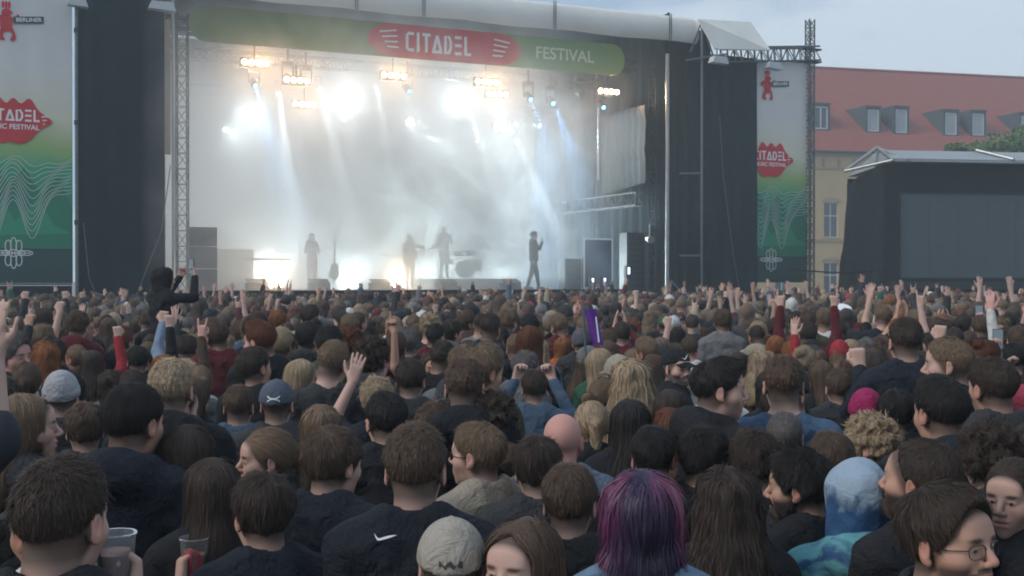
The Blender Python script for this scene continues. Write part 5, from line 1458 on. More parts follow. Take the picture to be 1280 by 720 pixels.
# pitched pale roof: front gable band, ridge panels, and a framed left end
zr = lz(1108, 186)
mb = MB().add([(.15, -.35, zf), (W_, -.35, zf), (W_, -.35, zf + .10), (.15, -.35, zf + .10), (.25, .9, zr + .06), (W_, .9, zr + .06), (W_, 3.0, zf - .2), (.15, 3.0, zf - .2)], [(0, 1, 2, 3), (3, 2, 5, 4), (4, 5, 6, 7), (0, 3, 4, 7), (1, 6, 5, 2), (0, 7, 6, 1)])
mb.build('roof_panel', M_roofpale, ls)
mb = MB(); a, b2, c2 = (.1, -.4, zf + .03), (.2, .9, zr + .14), (-1.05, .6, lz(1068, 212))
mb.tube(a, b2, .05).tube(b2, c2, .06).tube(c2, a, .045).tube(b2, (.6, -.38, zf + .06), .04)
mb.build('roof_frame', M_alu, ls)
MB().tube((4.2, -.40, zf + .12), (3.6, .8, zr + .10), .05).build('roof_rib', M_alu, ls)
scn = empty('video_screen', (float((LO + LU * s0)[0]), float((LO + LU * s0)[1]), sz0), LA, 'large switched-off grey video screen on the black side stage', 'screen')
def led_material():
    m, nt, b, N, L = new_mat('led_panel')
    c = mix(nt, mth(nt, 'MULTIPLY', noise(nt, .25, 2), .5), (.055, .075, .085), (.075, .095, .105)); L.new(c, b.inputs['Base Color']); b.inputs['Roughness'].default_value = .75; return m
M_led = led_material()
MB().box((.02, .03, .02), (s1 - s0 - .02, .09, sz1 - sz0 - .02)).build('panel', M_led, scn)
mb = MB()
for x in np.arange(1.0, s1 - s0 - .2, 1.0): mb.box((x - .006, .026, .05), (x + .006, .03, sz1 - sz0 - .05))
for z in np.arange(.5, sz1 - sz0 - .2, .5): mb.box((.05, .0262, z - .004), (s1 - s0 - .05, .0298, z + .004))
mb.build('seam', plain('led_seam', (.048, .066, .075), .8), scn)
MB().box((-.04, -.02, -.05), (s1 - s0 + .04, .025, 0.012)).box((-.04, -.02, sz1 - sz0 - .012), (s1 - s0 + .04, .025, sz1 - sz0 + .03)).box((-.05, -.02, .013), (.012, .025, sz1 - sz0 - .013)).build('bezel', M_black, scn)
# slack cable along the foot
cb = empty('cable', (float(LO[0]), float(LO[1]) - .9, 0), LA, 'slack dark cable slung between the truss mast and the side stage', 'cable')
MB().path([(-3.4 + 3.4 * i / 12, 0, 2.45 - .12 * math.sin(math.pi * i / 12)) for i in range(13)], .022).build('strand', M_black, cb)

# ------------------------------------------------------------------ trees behind the side stage
M_leaf = None
def leaf_material():
    m, nt, b, N, L = new_mat('leaves')
    c = mix(nt, attr(nt, 'tint'), (.06, .11, .03), (.17, .24, .08)); L.new(c, b.inputs['Base Color']); b.inputs['Roughness'].default_value = .6; return m
M_leaf = leaf_material(); M_bark = plain('bark', (.12, .09, .065), .9, nscale=4)
def tree(x, y, h, r, seed, label):
    rg = np.random.default_rng(seed); t = empty('leafy_tree', (x, y, 0), 0, label, 'tree', 'trees behind the side stage')
    mb = MB(); mb.tube((0, 0, 0), (.1, 0, h * .55), .28, 10, .16); tips = []
    for i in range(9):
        a_ = rg.random() * 6.28; z0 = h * (.35 + .2 * rg.random()); p = Vector((r * .75 * math.cos(a_), r * .75 * math.sin(a_), h * (.6 + .35 * rg.random())))
        mb.tube((.07, 0, z0), p, .09, 6, .03); tips.append(p)
    mb.build('trunk', M_bark, t)
    C = []
    for i in range(46):
        d = rg.normal(0, 1, 3); d /= np.linalg.norm(d); rr = rg.random() ** .4
        C.append((np.array([0, 0, h * .72]) + d * rr * np.array([r, r, h * .27]), (.35 + .45 * rg.random()) * r * .36))
    V, tint = [], []
    for c, cr_ in C:
        n = 330; d = rg.normal(0, 1, (n, 3)); d /= np.linalg.norm(d, axis=1, keepdims=True)
        p = c + d * (rg.random((n, 1)) ** .35) * cr_ * np.array([1.2, 1.2, .85])
        a = rg.normal(0, 1, (n, 3)); a /= np.linalg.norm(a, axis=1, keepdims=True); b3 = np.cross(a, rg.normal(0, 1, (n, 3))); b3 /= np.linalg.norm(b3, axis=1, keepdims=True)
        s = .07 + .06 * rg.random((n, 1))
        V.append(np.stack([p - a * s, p - b3 * s * .5, p + a * s, p + b3 * s * .5], 1).reshape(-1, 3)); tint.append(np.repeat(np.clip(.45 + .25 * rg.normal(0, 1, n) + .2 * rg.normal(), 0, 1), 4))
    V = np.concatenate(V); Q = np.arange(len(V)).reshape(-1, 4)
    link('crown', np_mesh('crown', V, Q, False, dict(tint=np.concatenate(tint)), M_leaf), t)
for px, py, y, r, sd_, lb_ in ((1228, 160, 62, 2.3, 1, 'leafy tree top showing just left of the taller one behind the side stage'), (1272, 142, 62, 2.9000000000000004, 2, 'taller leafy tree at the right edge behind the side stage'), (1330, 144, 62, 3.3, 4, 'leafy tree beyond the right edge behind the side stage')):
    h_ = EYE + (HY - py) / F * y; tree((px - 640) / F * y, y, h_, r, sd_, lb_)

# ------------------------------------------------------------------ air
hz = MB().box((-75, -8, -1), (95, 175, 31)).build('haze', None); tag(hz, kind='stuff')
m = bpy.data.materials.new('haze'); m.use_nodes = True; nt = m.node_tree; nt.nodes.clear()
out = nt.nodes.new('ShaderNodeOutputMaterial'); pv = nt.nodes.new('ShaderNodeVolumePrincipled'); nt.links.new(pv.outputs[0], out.inputs['Volume'])
pv.inputs['Color'].default_value = (.80, .93, 1.0, 1); pv.inputs['Density'].default_value = .0026; pv.inputs['Anisotropy'].default_value = .2
hz.data.materials.append(m)
# ------------------------------------------------------------------ the people nearest the camera, one by one (px, crown row, head width, yaw: + turned left)
D = dict
bust = ('down', 'down')
a1, i1, h1 = place(66, 574, 116, -28, split=.4, style='crop', hair='dark', top='black', stub=.3, arms=(((.20, .22, 1.30), (.09, .31, 1.37), (-.1, .35, 1), (-.6, -.3, .2), 'grip'), 'down'), face=True, hs=1.03,
      label='man with dark faded crop at the lower left corner holding a cup')
a2, i2, h2 = place(331, 588, 92, 22, style='thick', hair='dark', top='navy', arms=('down', ((.29, .08, 1.22), (.23, .22, 1.36), (-.1, .3, 1), (-1, .1, 0), 'grip')), face=True,
      label='man with thick dark hair in a navy jacket whose left hand holds the printed cup')
a3, i3, h3 = place(518, 531, 90, -4, split=-.8 if False else .5, style='crop', hair='brown', top=(.012, .016, .024), kind='jacket', heavy=.6, stub=.2, hs=1.03, face=True, hw=.175,
      label='man with cropped brown hair, black jacket with a small white tick mark')
a4, i4, h4 = place(601, 527, 68, 66, style='short', hair='light', skin='fair', top='beige', kind='jacket', stub=.3, face=True, label='light-haired man in dark sunglasses and beige hooded sweater facing left beside the tick-mark jacket', hp=.06)
a5, i5, h5 = place(564, 640, 100, 0, style='short', hair='brown', hat='cap', hatc=(.36, .33, .28), top='black', face=True, label='person in a beige cap at the bottom edge, in front of the tick-mark jacket')
a6, i6, h6 = place(650, 643, 84, 148, fem=1, style='long', hair='brown', top='black', face=True, hp=.05, label='woman with parted brown hair facing the camera at the bottom edge beside the beige cap')
a7, i7, h7 = place(711, 580, 76, -6, style='short', hair='brown', top='black', face=True, stub=.3, label='man with short brown hair seen from behind, left of purple hair')
a8, i8, h8 = place(803, 590, 104, 4, fem=1, style='bob', hair='purple', top='denim', kind='jacket', hs=1.13, face=True, label='person with purple and magenta dyed hair in a blue denim jacket')
a9, i9, h9 = place(911, 580, 90, 6, fem=1, style='wavy', hair='dark', top='black', hs=1.0, face=True, label='woman with long wavy dark brown hair seen from behind, right of the purple hair')
a10, i10, h10 = place(1006, 558, 78, 80, style='messy', hair='black', skin='mid', beard=True, stub=1, top='black', face=True, label='bearded man with tousled black hair in left profile beside the blue hood')
a11, i11, h11 = place(1073, 574, 84, 12, style='short', hat='hood', hatc=(.10, .19, .30), kind='hoodie', top=(.05, .13, .24), face=True, hw=.20, label='person with a pale blue tie-dyed hood pulled over the head')
a12, i12, h12 = place(1184, 606, 116, -128, style='swept', hair='dark', skin='mid', stub=.9, top='navy', kind='jacket', face=True, hp=.07, label='dark-haired man in thin glasses turned to the right at the lower right corner')
a13, i13, h13 = place(1152, 548, 84, 66, style='receding', hair='dark', skin='mid', beard=True, top='black', face=True, hp=.12, hs=1.04, label='man with slicked-back dark hair and beard looking up to the left')
a14, i14, h14 = place(1094, 514, 70, 72, style='curly', hair='blond', top='charcoal', face=True, label='person with curly blond hair in left profile behind the blue hood')
a15, i15, h15 = place(1266, 570, 80, 152, fem=1, style='ponytail', hair='dark', top='black', mouth=.004, face=True, label='smiling dark-haired woman facing the camera at the right edge')
place(1240, 526, 84, 10, style='curly', hair='dark', top='charcoal', kind='hoodie', label='person with thick dark brown hair in front of the raised finger near the right edge')
place(1182, 470, 66, 32, style='quiff', hair='black', skin='mid', top='navy', kind='hoodie', face=True, label='man with upswept black hair and navy hooded sweater, ear towards us, below the blond profile')
place(1246, 446, 58, 34, style='short', hair='dark', skin='mid', top='charcoal', stub=.4, face=True, arms=('down', 'down'), label='dark-haired man left of the pink beanie at the right edge')
place(1192, 421, 48, 84, fem=1, style='crop', hair='light', top='black', face=True, label='short-haired blond person in left profile, black top')
place(1222, 446, 40, 0, style='short', hair='brown', top='charcoal', arms=('down', 'up_fist'), label='person behind the blond profile with a fist raised beside it')
pe_, pi_, ph_ = place(1268, 428, 34, 4, style='short', hair='black', top='black', kind='tee', arms=('down', 'phone'), label='person lifting a phone with a bare arm at the right edge')
phone(pe_, pi_, 1, 'phone lifted on a bare arm at the right edge')
a20, i20, h20 = place(1134, 397, 42, 8, style='crop', hair='dark', top='navy', kind='jacket', face=True, arms=('down', ((.26, .16, 1.25), (.20, .26, 1.47), (.12, .1, 1), (.2, 1, 0), 'fist')), label='man in a navy jacket lifting one bent arm with a closed hand')
a21, i21, h21 = place(980, 444, 54, 2, style='crop', hair='brown', top='blue', kind='tee', stub=.2, heavy=.4, face=True, label='man with brown cropped hair in a faded blue T-shirt')
a22, i22, h22 = place(892, 446, 57, -84, style='quiff', hair='black', skin='fair', top='black', kind='hoodie', mouth=.004, stub=.35, face=True, label='smiling man with short black hair turned right, black hooded sweater')
a23, i23, h23 = place(845, 432, 38, -140, style='buzz', hair='grey', hat='cap', hatc='black', beard=True, stub=1, top='black', face=True, label='grey-bearded man in a black cap with a white tick, facing back')
place(816, 533, 54, -3, style='short', hair='black', top='black', label='person with short black hair directly behind the purple hair')
place(877, 533, 58, -36, style='messy', hair='black', skin='mid', top='black', label='person with tousled black hair turned slightly right behind the long wavy hair')
place(703, 513, 58, 0, style=None, stub=-1, skin=(.50, .27, .23), top=(.12, .17, .23), face=True, heavy=.5, label='bald pink-headed man in a pale blue top')
place(740, 500, 53, 8, fem=1, style='ponytail', hair='blond', top='black', kind='hoodie', label='woman with blond ponytail right of the bald man')
place(672, 543, 62, 4, style='thick', hair='dark', top='charcoal', label='person with thick dark hair just in front of the bald man')
place(788, 496, 60, 0, fem=1, style='long', hair='black', top='black', label='woman with straight black hair behind the purple hair, left of auburn hair')
place(838, 507, 60, -8, fem=1, style='bob', hair='auburn', top='brown', label='woman with auburn bob behind the short black hair')
place(790, 446, 54, 0, fem=1, style='wavy', hair='blond', top='olive', label='woman with long wavy blond hair in the middle of the crowd')
place(580, 447, 54, -4, style='crop', hair='brown', top='black', kind='hoodie', stub=.2, label='man with cropped brown hair and black hood, above the sunglasses man')
place(512, 448, 44, -8, style='short', hair='dark', top='charcoal', label='dark short-haired man above the tick-mark jacket, left of cropped brown head')
a34, i34, h34 = place(345, 470, 54, -6, style='short', hair='brown', hat='cap', hatc=(.085, .10, .135), top='charcoal', face=True, label='person in a grey-blue cap with a white emblem, seen from behind')
place(212, 448, 58, -6, style='crop', hair='blond', top='black', kind='hoodie', stub=.2, face=True, label='man with bleached blond cropped hair and black hooded sweater')
place(160, 479, 74, -36, style='short', hair='black', skin='mid', top='navy', kind='hoodie', face=True, label='black-haired man in a navy hooded sweater turned right, below the bleached hair')
place(30, 488, 70, -88, fem=1, style='long', hair='light', top='charcoal', mouth=.003, face=True, hp=.05, label='woman with long light brown hair in right profile at the left edge')
place(76, 462, 52, -4, style='short', hair='black', top='charcoal', hat='beanie', hatc=(.35, .36, .38), label='person in a pale grey beanie near the left edge')
place(106, 501, 60, 4, style='thick', hair='brown', top='charcoal', label='person with thick brown hair between the profile woman and the navy hooded man')
place(233, 527, 76, -8, fem=1, style='long', hair='dark', top='black', label='woman with long dark hair behind the printed cup holder')
place(266, 569, 70, 10, fem=1, style='long', hair='dark', top='black', face=True, label='woman with long dark hair beside the printed cup')
place(338, 533, 60, 104, fem=1, style='ponytail', hair='light', top='charcoal', face=True, label='woman with tied light brown hair facing left below the grey-blue cap')
place(411, 531, 78, -44, style='thick', hair='brown', top='navy', face=True, label='man with floppy brown hair looking right, behind the tick-mark jacket')
place(401, 503, 58, 0, fem=1, style='bob', hair='light', top='charcoal', label='woman with light brown bob behind the floppy-haired man')
place(484, 489, 60, 14, style='short', hair='black', top='black', label='black-haired man behind the tick-mark jacket')
place(541, 503, 46, -4, style='short', hair='brown', top='charcoal', label='brown-haired person between the black-haired man and the sunglasses man')
place(471, 470, 50, 0, style='messy', hair='blond', top='navy', kind='tee', arms=('down', ((.25, .18, 1.50), (.15, .24, 1.71), (-.25, .1, 1), (0, 1, 0), 'open')), label='tousled blond person with left arm raised and hand open')
place(297, 481, 44, -8, style='crop', hair='brown', top='denim', label='person with cropped brown hair just left of the grey-blue cap')
place(618, 488, 64, 4, style='curly', hair='dark', top='brown', kind='hoodie', label='person with wavy dark hair and brown hooded sweater right of the sunglasses man')
place(1083, 485, 42, 0, fem=1, style='short', hair='dark', hat='beanie', hatc='magenta', top='black', face=True, label='person in a magenta knitted beanie')
place(1280, 480, 52, 0, fem=1, style='short', hair='dark', hat='beanie', hatc=(.34, .05, .08), top='black', label='person in a pink-red beanie cut by the right edge')
place(945, 537, 58, 16, style='messy', hair='dark', top='black', label='person with tousled dark hair behind the bearded profile man, below the blue shirt')
place(1040, 540, 54, 6, style='short', hair='brown', top='charcoal', label='brown-haired person between the bearded profile man and the curly blond')
place(981, 513, 48, 0, style='buzz', hair='grey', top='charcoal', label='person with grey buzz cut directly below the blue T-shirt')
place(1050, 460, 42, 4, style='short', hair='brown', top='charcoal', label='brown-haired person right of the blue T-shirt man')
place(1120, 486, 48, 0, style='thick', hair='black', top='black', label='person with thick black hair right of the magenta beanie')
place(1152, 455, 44, 0, style='short', hair='dark', hat='hood', hatc='charcoal', kind='hoodie', top='charcoal', label='person in a charcoal hood above the upswept black hair')
place(952, 436, 30, -60, fem=1, style='wavy', hair='blond', top='red', arms=('up', 'down'), label='blond woman in a red top with one arm up, above the blue T-shirt')
place(1010, 402, 26, 0, style='short', hair='dark', top='maroon', arms=('up_point', 'up_point'), label='person in dark red sleeves with both arms stretched up')
place(726, 410, 28, 0, style='short', hair='grey', hat='beanie', hatc=(.10, .10, .12), top='charcoal', label='person in a grey beanie below the purple flag')
place(704, 420, 27, 10, fem=1, style='bob', hair='ginger', top='orange', label='ginger-haired person left of the grey beanie')
place(831, 392, 22, 0, style='short', hair='dark', hat='cap', hatc='green', top='charcoal', label='person in a dark green cap in the middle of the crowd')
md_, mi_, mh_ = place(1074, 402, 22, 0, fem=1, style='bob', hair='auburn', top='grey', arms=('down', 'up_fist'), hat='beanie', hatc='maroon', label='person in a maroon beanie below the raised disc')
place(233, 418, 30, -6, style='short', hair='dark', top='pale blue', kind='jacket', arms=('down', 'up_fist'), label='person in pale blue sleeves raising a fist near the left tall pole')
place(172, 432, 32, 0, style='short', hair='black', top='black', arms=('up_point', 'down'), label='person in black raising one pointing finger near the left side')
place(115, 436, 33, 10, fem=1, style='long', hair='dark', top='red', arms=('up_fist', 'down'), label='dark-haired person in a red top raising a fist near the left side')
place(55, 384, 22, 0, fem=1, style='bob', hair='dark', top='charcoal', arms=('up_fist', 'up_fist'), label='person with both fists joined overhead by the left banner')
place(862, 420, 26, 0, style='short', hair='brown', top='white', kind='tee', arms=('down', 'up_fist'), label='person in a white T-shirt raising a bare left arm')
place(1122, 398, 24, 0, style='crop', hair='ginger', top='red', kind='tee', arms=('up_horns', 'down'), label='ginger person raising a bare arm with horned fingers, left of centre right')
place(668, 462, 34, 0, style='short', hair='dark', top='denim', kind='jacket', arms=('phone', 'phone'), label='person in denim lifting both hands with a phone')
ph_r = CROWD[-1]

# extras worn by named people
own_material(child(a8, 'hair'), dyed_hair()); own_material(child(a8, 'jacket'), tie_dye('washed_denim', (.02, .05, .09), (.12, .19, .28), 1.4, 1.0, 12))
own_material(child(a11, 'hood'), tie_dye('tie_dyed_hood', (.02, .07, .17), (.24, .32, .40), .035, 9.0, 8)); own_material(child(a11, 'hooded_sweater'), tie_dye('tie_dyed_sweater', (.02, .07, .17), (.10, .30, .33), 1.4, 1.0, 10))
M_mark = plain('white_mark', (.75, .76, .76), .7); M_markd = plain('dark_mark', (.05, .045, .045), .8)
decal(child(a3, 'jacket'), [swoosh(-.075, 1.462, .058, -.38)], M_mark, 'tick_mark')
glasses(a4, h4, True); glasses(a12, h12, False)
cp = child(a23, 'cap'); decal(cp, [swoosh(0, .085, .06, 0, -1)], M_mark, 'tick_mark', y0=1.0, dirn=(0, -1, 0), off=.002)
cp = child(a34, 'cap')
arc = lambda s_: [((.030 * math.sin(a_) , .052 + s_ * (.004 + .018 * (1 - math.cos(a_)))), (.036 * math.sin(a_), .052 + s_ * (-.002 + .0205 * (1 - math.cos(a_ * 1.05))))) for a_ in [(-1.25 + 2.5 * i / 14) for i in range(15)]]
decal(cp, [arc(1), arc(-1)], M_mark, 'emblem', off=.002)
cp = child(a5, 'cap')
decal(cp, [[((-.03 + .06 * i / 8, .040 + .006 * math.sin(i * 2.3)), (-.03 + .06 * i / 8, .050 + .008 * math.cos(i * 1.7))) for i in range(9)]], M_markd, 'embroidery', off=.002)
hf_ = child(a11, 'hood')
# cups in hand
def hand_at(root, info, side, a=.095, c=.040):
    e, w, fd, pn = info[side]; fd = fd / np.linalg.norm(fd); pn = pn / np.linalg.norm(pn); return world_pt(root, w + fd * a + pn * c)
p = hand_at(a2, i2, 1); cup((p.x, p.y, p.z - .06), 'clear cup with red printed ornament at the lower left')
p = hand_at(a1, i1, 0); cup((p.x, p.y, p.z - .06), 'plain clear cup of pink drink held by the lower left man', art=False, r=.045)

# the one sitting on shoulders, filming
carrier, ic, hc_ = place(204, 378, 24, 0, style='short', hair='dark', top='black', hw=.172, label='person in black carrying the filming fan on the shoulders')
cx_, cyy, cs = carrier.location.x, carrier.location.y, carrier.scale[0]
rid, ir, hr_ = person(cx_, cyy - .02, 1.58, R_(-38), hy=-.35, fem=1, style='bob', hair='black', top='black', kind='jacket', arms=('phone', 'phone'), q=1, z=1.32 * cs - .86 * 1.58 / 1.732, sit=True, legs='black', hs=1.08,
      label='fan in black sitting on shoulders and filming in front of the left drape')
phone(rid, ir, 0, 'phone held up by the fan sitting on shoulders')
FACES.append((203, 372, 26, 44, cyy, True))

# purple flag and disc held overhead
def flag(px, py, Y):
    z = EYE + (HY - py) / F * Y; t = empty('purple_flag', (pxy(px, Y), Y, z - .22), 0, 'small purple flag with a white stripe held up in mid crowd', 'flag')
    vs, fs = [], []; nx, nz_ = 8, 12
    for k in range(nz_ + 1):
        for i in range(nx + 1):
            s, t_ = i / nx, k / nz_; vs.append((.08 * s - .04 + .05 * (1 - t_), .02 * math.sin(s * 6 + t_ * 3), .08 + .24 * t_))
    for k in range(nz_):
        for i in range(nx): fs.append((k * 9 + i, k * 9 + i + 1, k * 9 + i + 10, k * 9 + i + 9))
    MB().add(vs, fs).build('cloth', plain('purple_cloth', (.11, .03, .25), .8), t, True)
    MB().add([(.050, -.025, .10), (.060, -.025, .10), (.040, -.025, .27), (.030, -.025, .27)], [(0, 1, 2, 3)]).build('stripe', M_mark, t)
    MB().tube((0, .03, -.5), (-.05, .03, .38), .008).build('stick', M_steel, t)
flag(738, 405, 8.0)
d_ = empty('held_disc', hand_at(md_, mi_, 1, .13, .02), 0, 'pale round disc held overhead on the right', 'disc')
MB().disc((0, 0, 0), (.1, -.35, 1), .12, .02, 22, .10).build('plate', M_mark, d_)
place(1074, 388, 22.2, 0, style='short', hair='light', top='white', arms=('down', 'up_fist'), label='person in white sleeves holding the pale disc overhead', hw=.195) if False else None

# ---------------- everyone else near enough to tell apart
styles_m = ['crop'] * 3 + ['short'] * 6 + ['thick'] * 4 + ['messy'] * 2 + ['quiff'] * 2 + ['curly', 'buzz', 'receding']
styles_f = ['long'] * 6 + ['wavy'] * 3 + ['bob'] * 4 + ['ponytail'] * 3 + ['bun'] * 2
ARMSETS = [('down', 'down')] * 80 + [('up_point', 'down'), ('down', 'up_fist'), ('up', 'down'), ('up', 'up'), ('phone', 'down'), ('clap', 'clap'), ('up_horns', 'down'), ('down', 'up')]
hairw = ['dark'] * 8 + ['brown'] * 10 + ['black'] * 3 + ['light'] * 7 + ['blond'] * 3 + ['grey', 'auburn', 'ginger']
topw = ['black'] * 12 + ['navy'] * 5 + ['charcoal'] * 5 + ['grey'] * 2 + ['denim', 'olive', 'maroon', 'red', 'white', 'beige', 'green', 'brown', 'brown', 'grey', 'maroon', 'charcoal', 'denim']
HN = {'black': 'black', 'dark': 'dark brown', 'brown': 'brown', 'light': 'light brown', 'blond': 'blond', 'grey': 'grey', 'auburn': 'auburn', 'ginger': 'ginger'}
SN = {'crop': 'cropped', 'short': 'short', 'thick': 'thick', 'messy': 'tousled', 'quiff': 'upswept', 'curly': 'curly', 'buzz': 'shaved', 'receding': 'thin', 'long': 'long', 'wavy': 'long wavy', 'bob': 'bobbed', 'ponytail': 'ponytailed', 'bun': 'bunned'}
AN = {('down', 'down'): '', ('up_point', 'down'): ', pointing up', ('down', 'up_fist'): ', left fist up', ('up', 'down'): ', right hand up', ('up', 'up'): ', both hands up', ('phone', 'down'): ', holding a phone',
      ('clap', 'clap'): ', hands clapping', ('up_horns', 'down'): ', horned fingers up', ('phone', 'phone'): ', filming with a phone', ('down', 'up'): ', left hand up'}
KN = {'jacket': 'jacket', 'hoodie': 'hoodie', 'tee': 'T-shirt'}
LAND = [(70, 600, 'the lower left man'), (335, 500, 'the grey-blue cap'), (518, 580, 'the tick-mark jacket'), (702, 540, 'the bald man'), (803, 640, 'the purple hair'), (980, 480, 'the blue T-shirt'), (892, 480, 'the smiling man'),
        (1083, 500, 'the magenta beanie'), (1134, 420, 'the lifted bent arm'), (212, 470, 'the bleached hair'), (203, 370, 'the fan on shoulders'), (738, 405, 'the purple flag'), (845, 450, 'the black tick cap'), (1071, 350, 'the pale disc'),
        (952, 445, 'the red-topped blonde'), (831, 400, 'the green cap'), (471, 480, 'the raised open hand'), (580, 470, 'the black hood'), (790, 470, 'the wavy blonde'), (30, 510, 'the profile woman'), (726, 420, 'the grey beanie'), (1192, 440, 'the blond profile'),
        (1010, 390, 'the dark red sleeves'), (704, 425, 'the ginger orange top'), (1280, 500, 'the pink-red beanie'), (115, 440, 'the red top fist'), (262, 300, 'the speaker stack'), (748, 330, 'the white-edged frame'), (512, 320, 'the guitarist'), (667, 320, 'the singer'), (975, 320, 'the right banner'), (1200, 300, 'the video screen'), (45, 300, 'the left banner'), (390, 320, 'the standing musician')]
used = set()
def make_label(look, px, py):
    cand = sorted(LAND, key=lambda l: (l[0] - px) ** 2 + 2.0 * (l[1] - py) ** 2)[:9]
    for n_, l in enumerate(cand):
        dx, dy = px - l[0], py - l[1]
        far = 'well ' if math.hypot(dx, dy) > 90 else 'just '
        rel = (('right of ' if dx > 0 else 'left of ') if abs(dx) > 1.2 * abs(dy) else ('behind ' if dy < 0 else 'in front of '))
        if rel in ('behind ', 'in front of ') : far = '' if far == 'just ' else 'well '
        s_ = f'{look}, {far}{rel}{l[2]}'
        if s_ not in used and len(s_.split()) <= 16: used.add(s_); return s_
    for l in cand:
        for w_ in ('further left', 'further right', 'lower', 'higher'):
            s_ = f'{look}, {w_} near {l[2]}'
            if s_ not in used and len(s_.split()) <= 16: used.add(s_); return s_
    return look
def free(x, y, r=.37):
    return all((x - a) ** 2 + (y - b) ** 2 > (r + (.0 if y > 4 else .0)) ** 2 for a, b, *_ in CROWD)
def blocks(px, cy, w, Y):
    for fx, fy, hw, hh, fd, strong in FACES:
        if fd > Y:
            ox = min(px + w * .9, fx + hw) - max(px - w * .9, fx - hw); oy = (fy + hh * (.9 if strong else .3)) - (cy - 4)
            if ox > 0 and oy > 0 and ox * oy > (.012 if strong else .14) * 4 * hw * hh: return True
        elif strong and Y < fd: return True
    return False
def dist_to_front(x, y):
    d = np.array([x, y]) - SO; return -float(d @ SV)      # metres in front of the stage edge
cands = []
for j in range(2, 104):
    y = .39 * j + 1.6
    for i in range(-50, 51):
        x = (i + .5 * (j % 2)) * .42 + rng.normal(0, .085); yy = y + rng.normal(0, .10)
        if abs(x) < .455 * yy + 2.6 and yy > 2.6: cands.append((x, yy))
cands.sort(key=lambda c: c[1])
N_IND = 300; placed = len(CROWD) + 1; rest = []
tmpl = {}
for x, y in cands:
    if dist_to_front(x, y) < 1.8 or (x > 6 and y > 36.2): continue
    if placed >= N_IND or abs(x) / y * F > 690: rest.append((x, y)); continue
    fem = int(rng.random() < .42); h = float(np.clip(rng.normal(1.615 if fem else 1.715, .065), 1.50, 1.90))
    px = 640 + x / y * F; cy = HY + (EYE - h) / y * F; w = .17 * F / y
    if abs(px - 640) > 665: continue
    if not free(x, y, .34 if y > 6 else .32) or blocks(px, cy, w, y):
        # someone shorter may still fit
        h = 1.58; cy = HY + (EYE - h) / y * F
        if not free(x, y, .34 if y > 6 else .32) or blocks(px, cy, w, y): continue
        fem = 1
    style = rnd.choice(styles_f if fem else styles_m); hair = rnd.choice(hairw); top = rnd.choice(topw); arms = rnd.choice(ARMSETS) if y > 8.0 else ('down', 'down'); kind = rnd.choice(['jacket', 'hoodie', 'jacket', 'tee'] if y > 5 else ['jacket', 'hoodie', 'jacket'])
    if arms != ('down', 'down') and rnd.random() < .5: kind = 'tee'
    hy = rnd.choice([-.7, -.3, 0, .3, .7]) if y < 9 else rnd.choice([-.5, 0, .5]); hat = None; hatc = None
    if rng.random() < .12 and arms == ('down', 'down'): hat = rnd.choice(['cap', 'beanie', 'cap']); hatc = rnd.choice(['black', 'charcoal', 'navy', 'beige', 'red', 'grey'])
    yaw = float(rng.normal(-.12, .28)) + (math.atan2(-x, y) * .5)
    if rng.random() < .06: yaw += rnd.choice([-1.3, 1.3, 2.6])
    look = f"{HN[hair]} {SN[style]} hair, {top} {KN[kind]}{AN[arms]}"
    if hat: look = f"{hatc} {hat}, {top} {KN[kind]}{AN[arms]}"
    root, info, HM = person(x, y, h, yaw, arms, hy=hy, hp={-.7: -.1, -.3: .12, 0: -.06, .3: .1, .7: 0, -.5: .1, .5: -.12}[hy], hr={-.7: .08, -.3: -.1, 0: .04, .3: .12, .7: -.08, -.5: .1, .5: -.08}[hy], fem=fem, heavy=(0.0 if fem else rnd.choice([0.0, .6])), beard=(not fem and y < 99 and rng.random() < .0), style=style, hair=hair, skin=rnd.choice(['fair', 'fair', 'mid', 'pink', 'tan']),
                            top=top, kind=kind, hat=hat, hatc=hatc, q=0 if y < 4.2 else (1 if y < 9 else 2), label=make_label(look, px, cy + w * .6), hs=1.0)
    root.scale = (root.scale[0] * .94, root.scale[1] * .94, root.scale[2])
    if 'phone' in arms: phone(root, info, 0, 'raised phone of the person in ' + root['label'].split(', ', 1)[1].replace(', holding a phone', '').replace('further ', ''))
    CROWD.append((x, y, .24, cy)); placed += 1
for o in COL.objects:
    if o.name.split('.')[0] == 'person':
        o['group'] = 'festival crowd in front of the stage'
        for k_ in ('_px', '_cy'):
            if k_ in o: del o[k_]

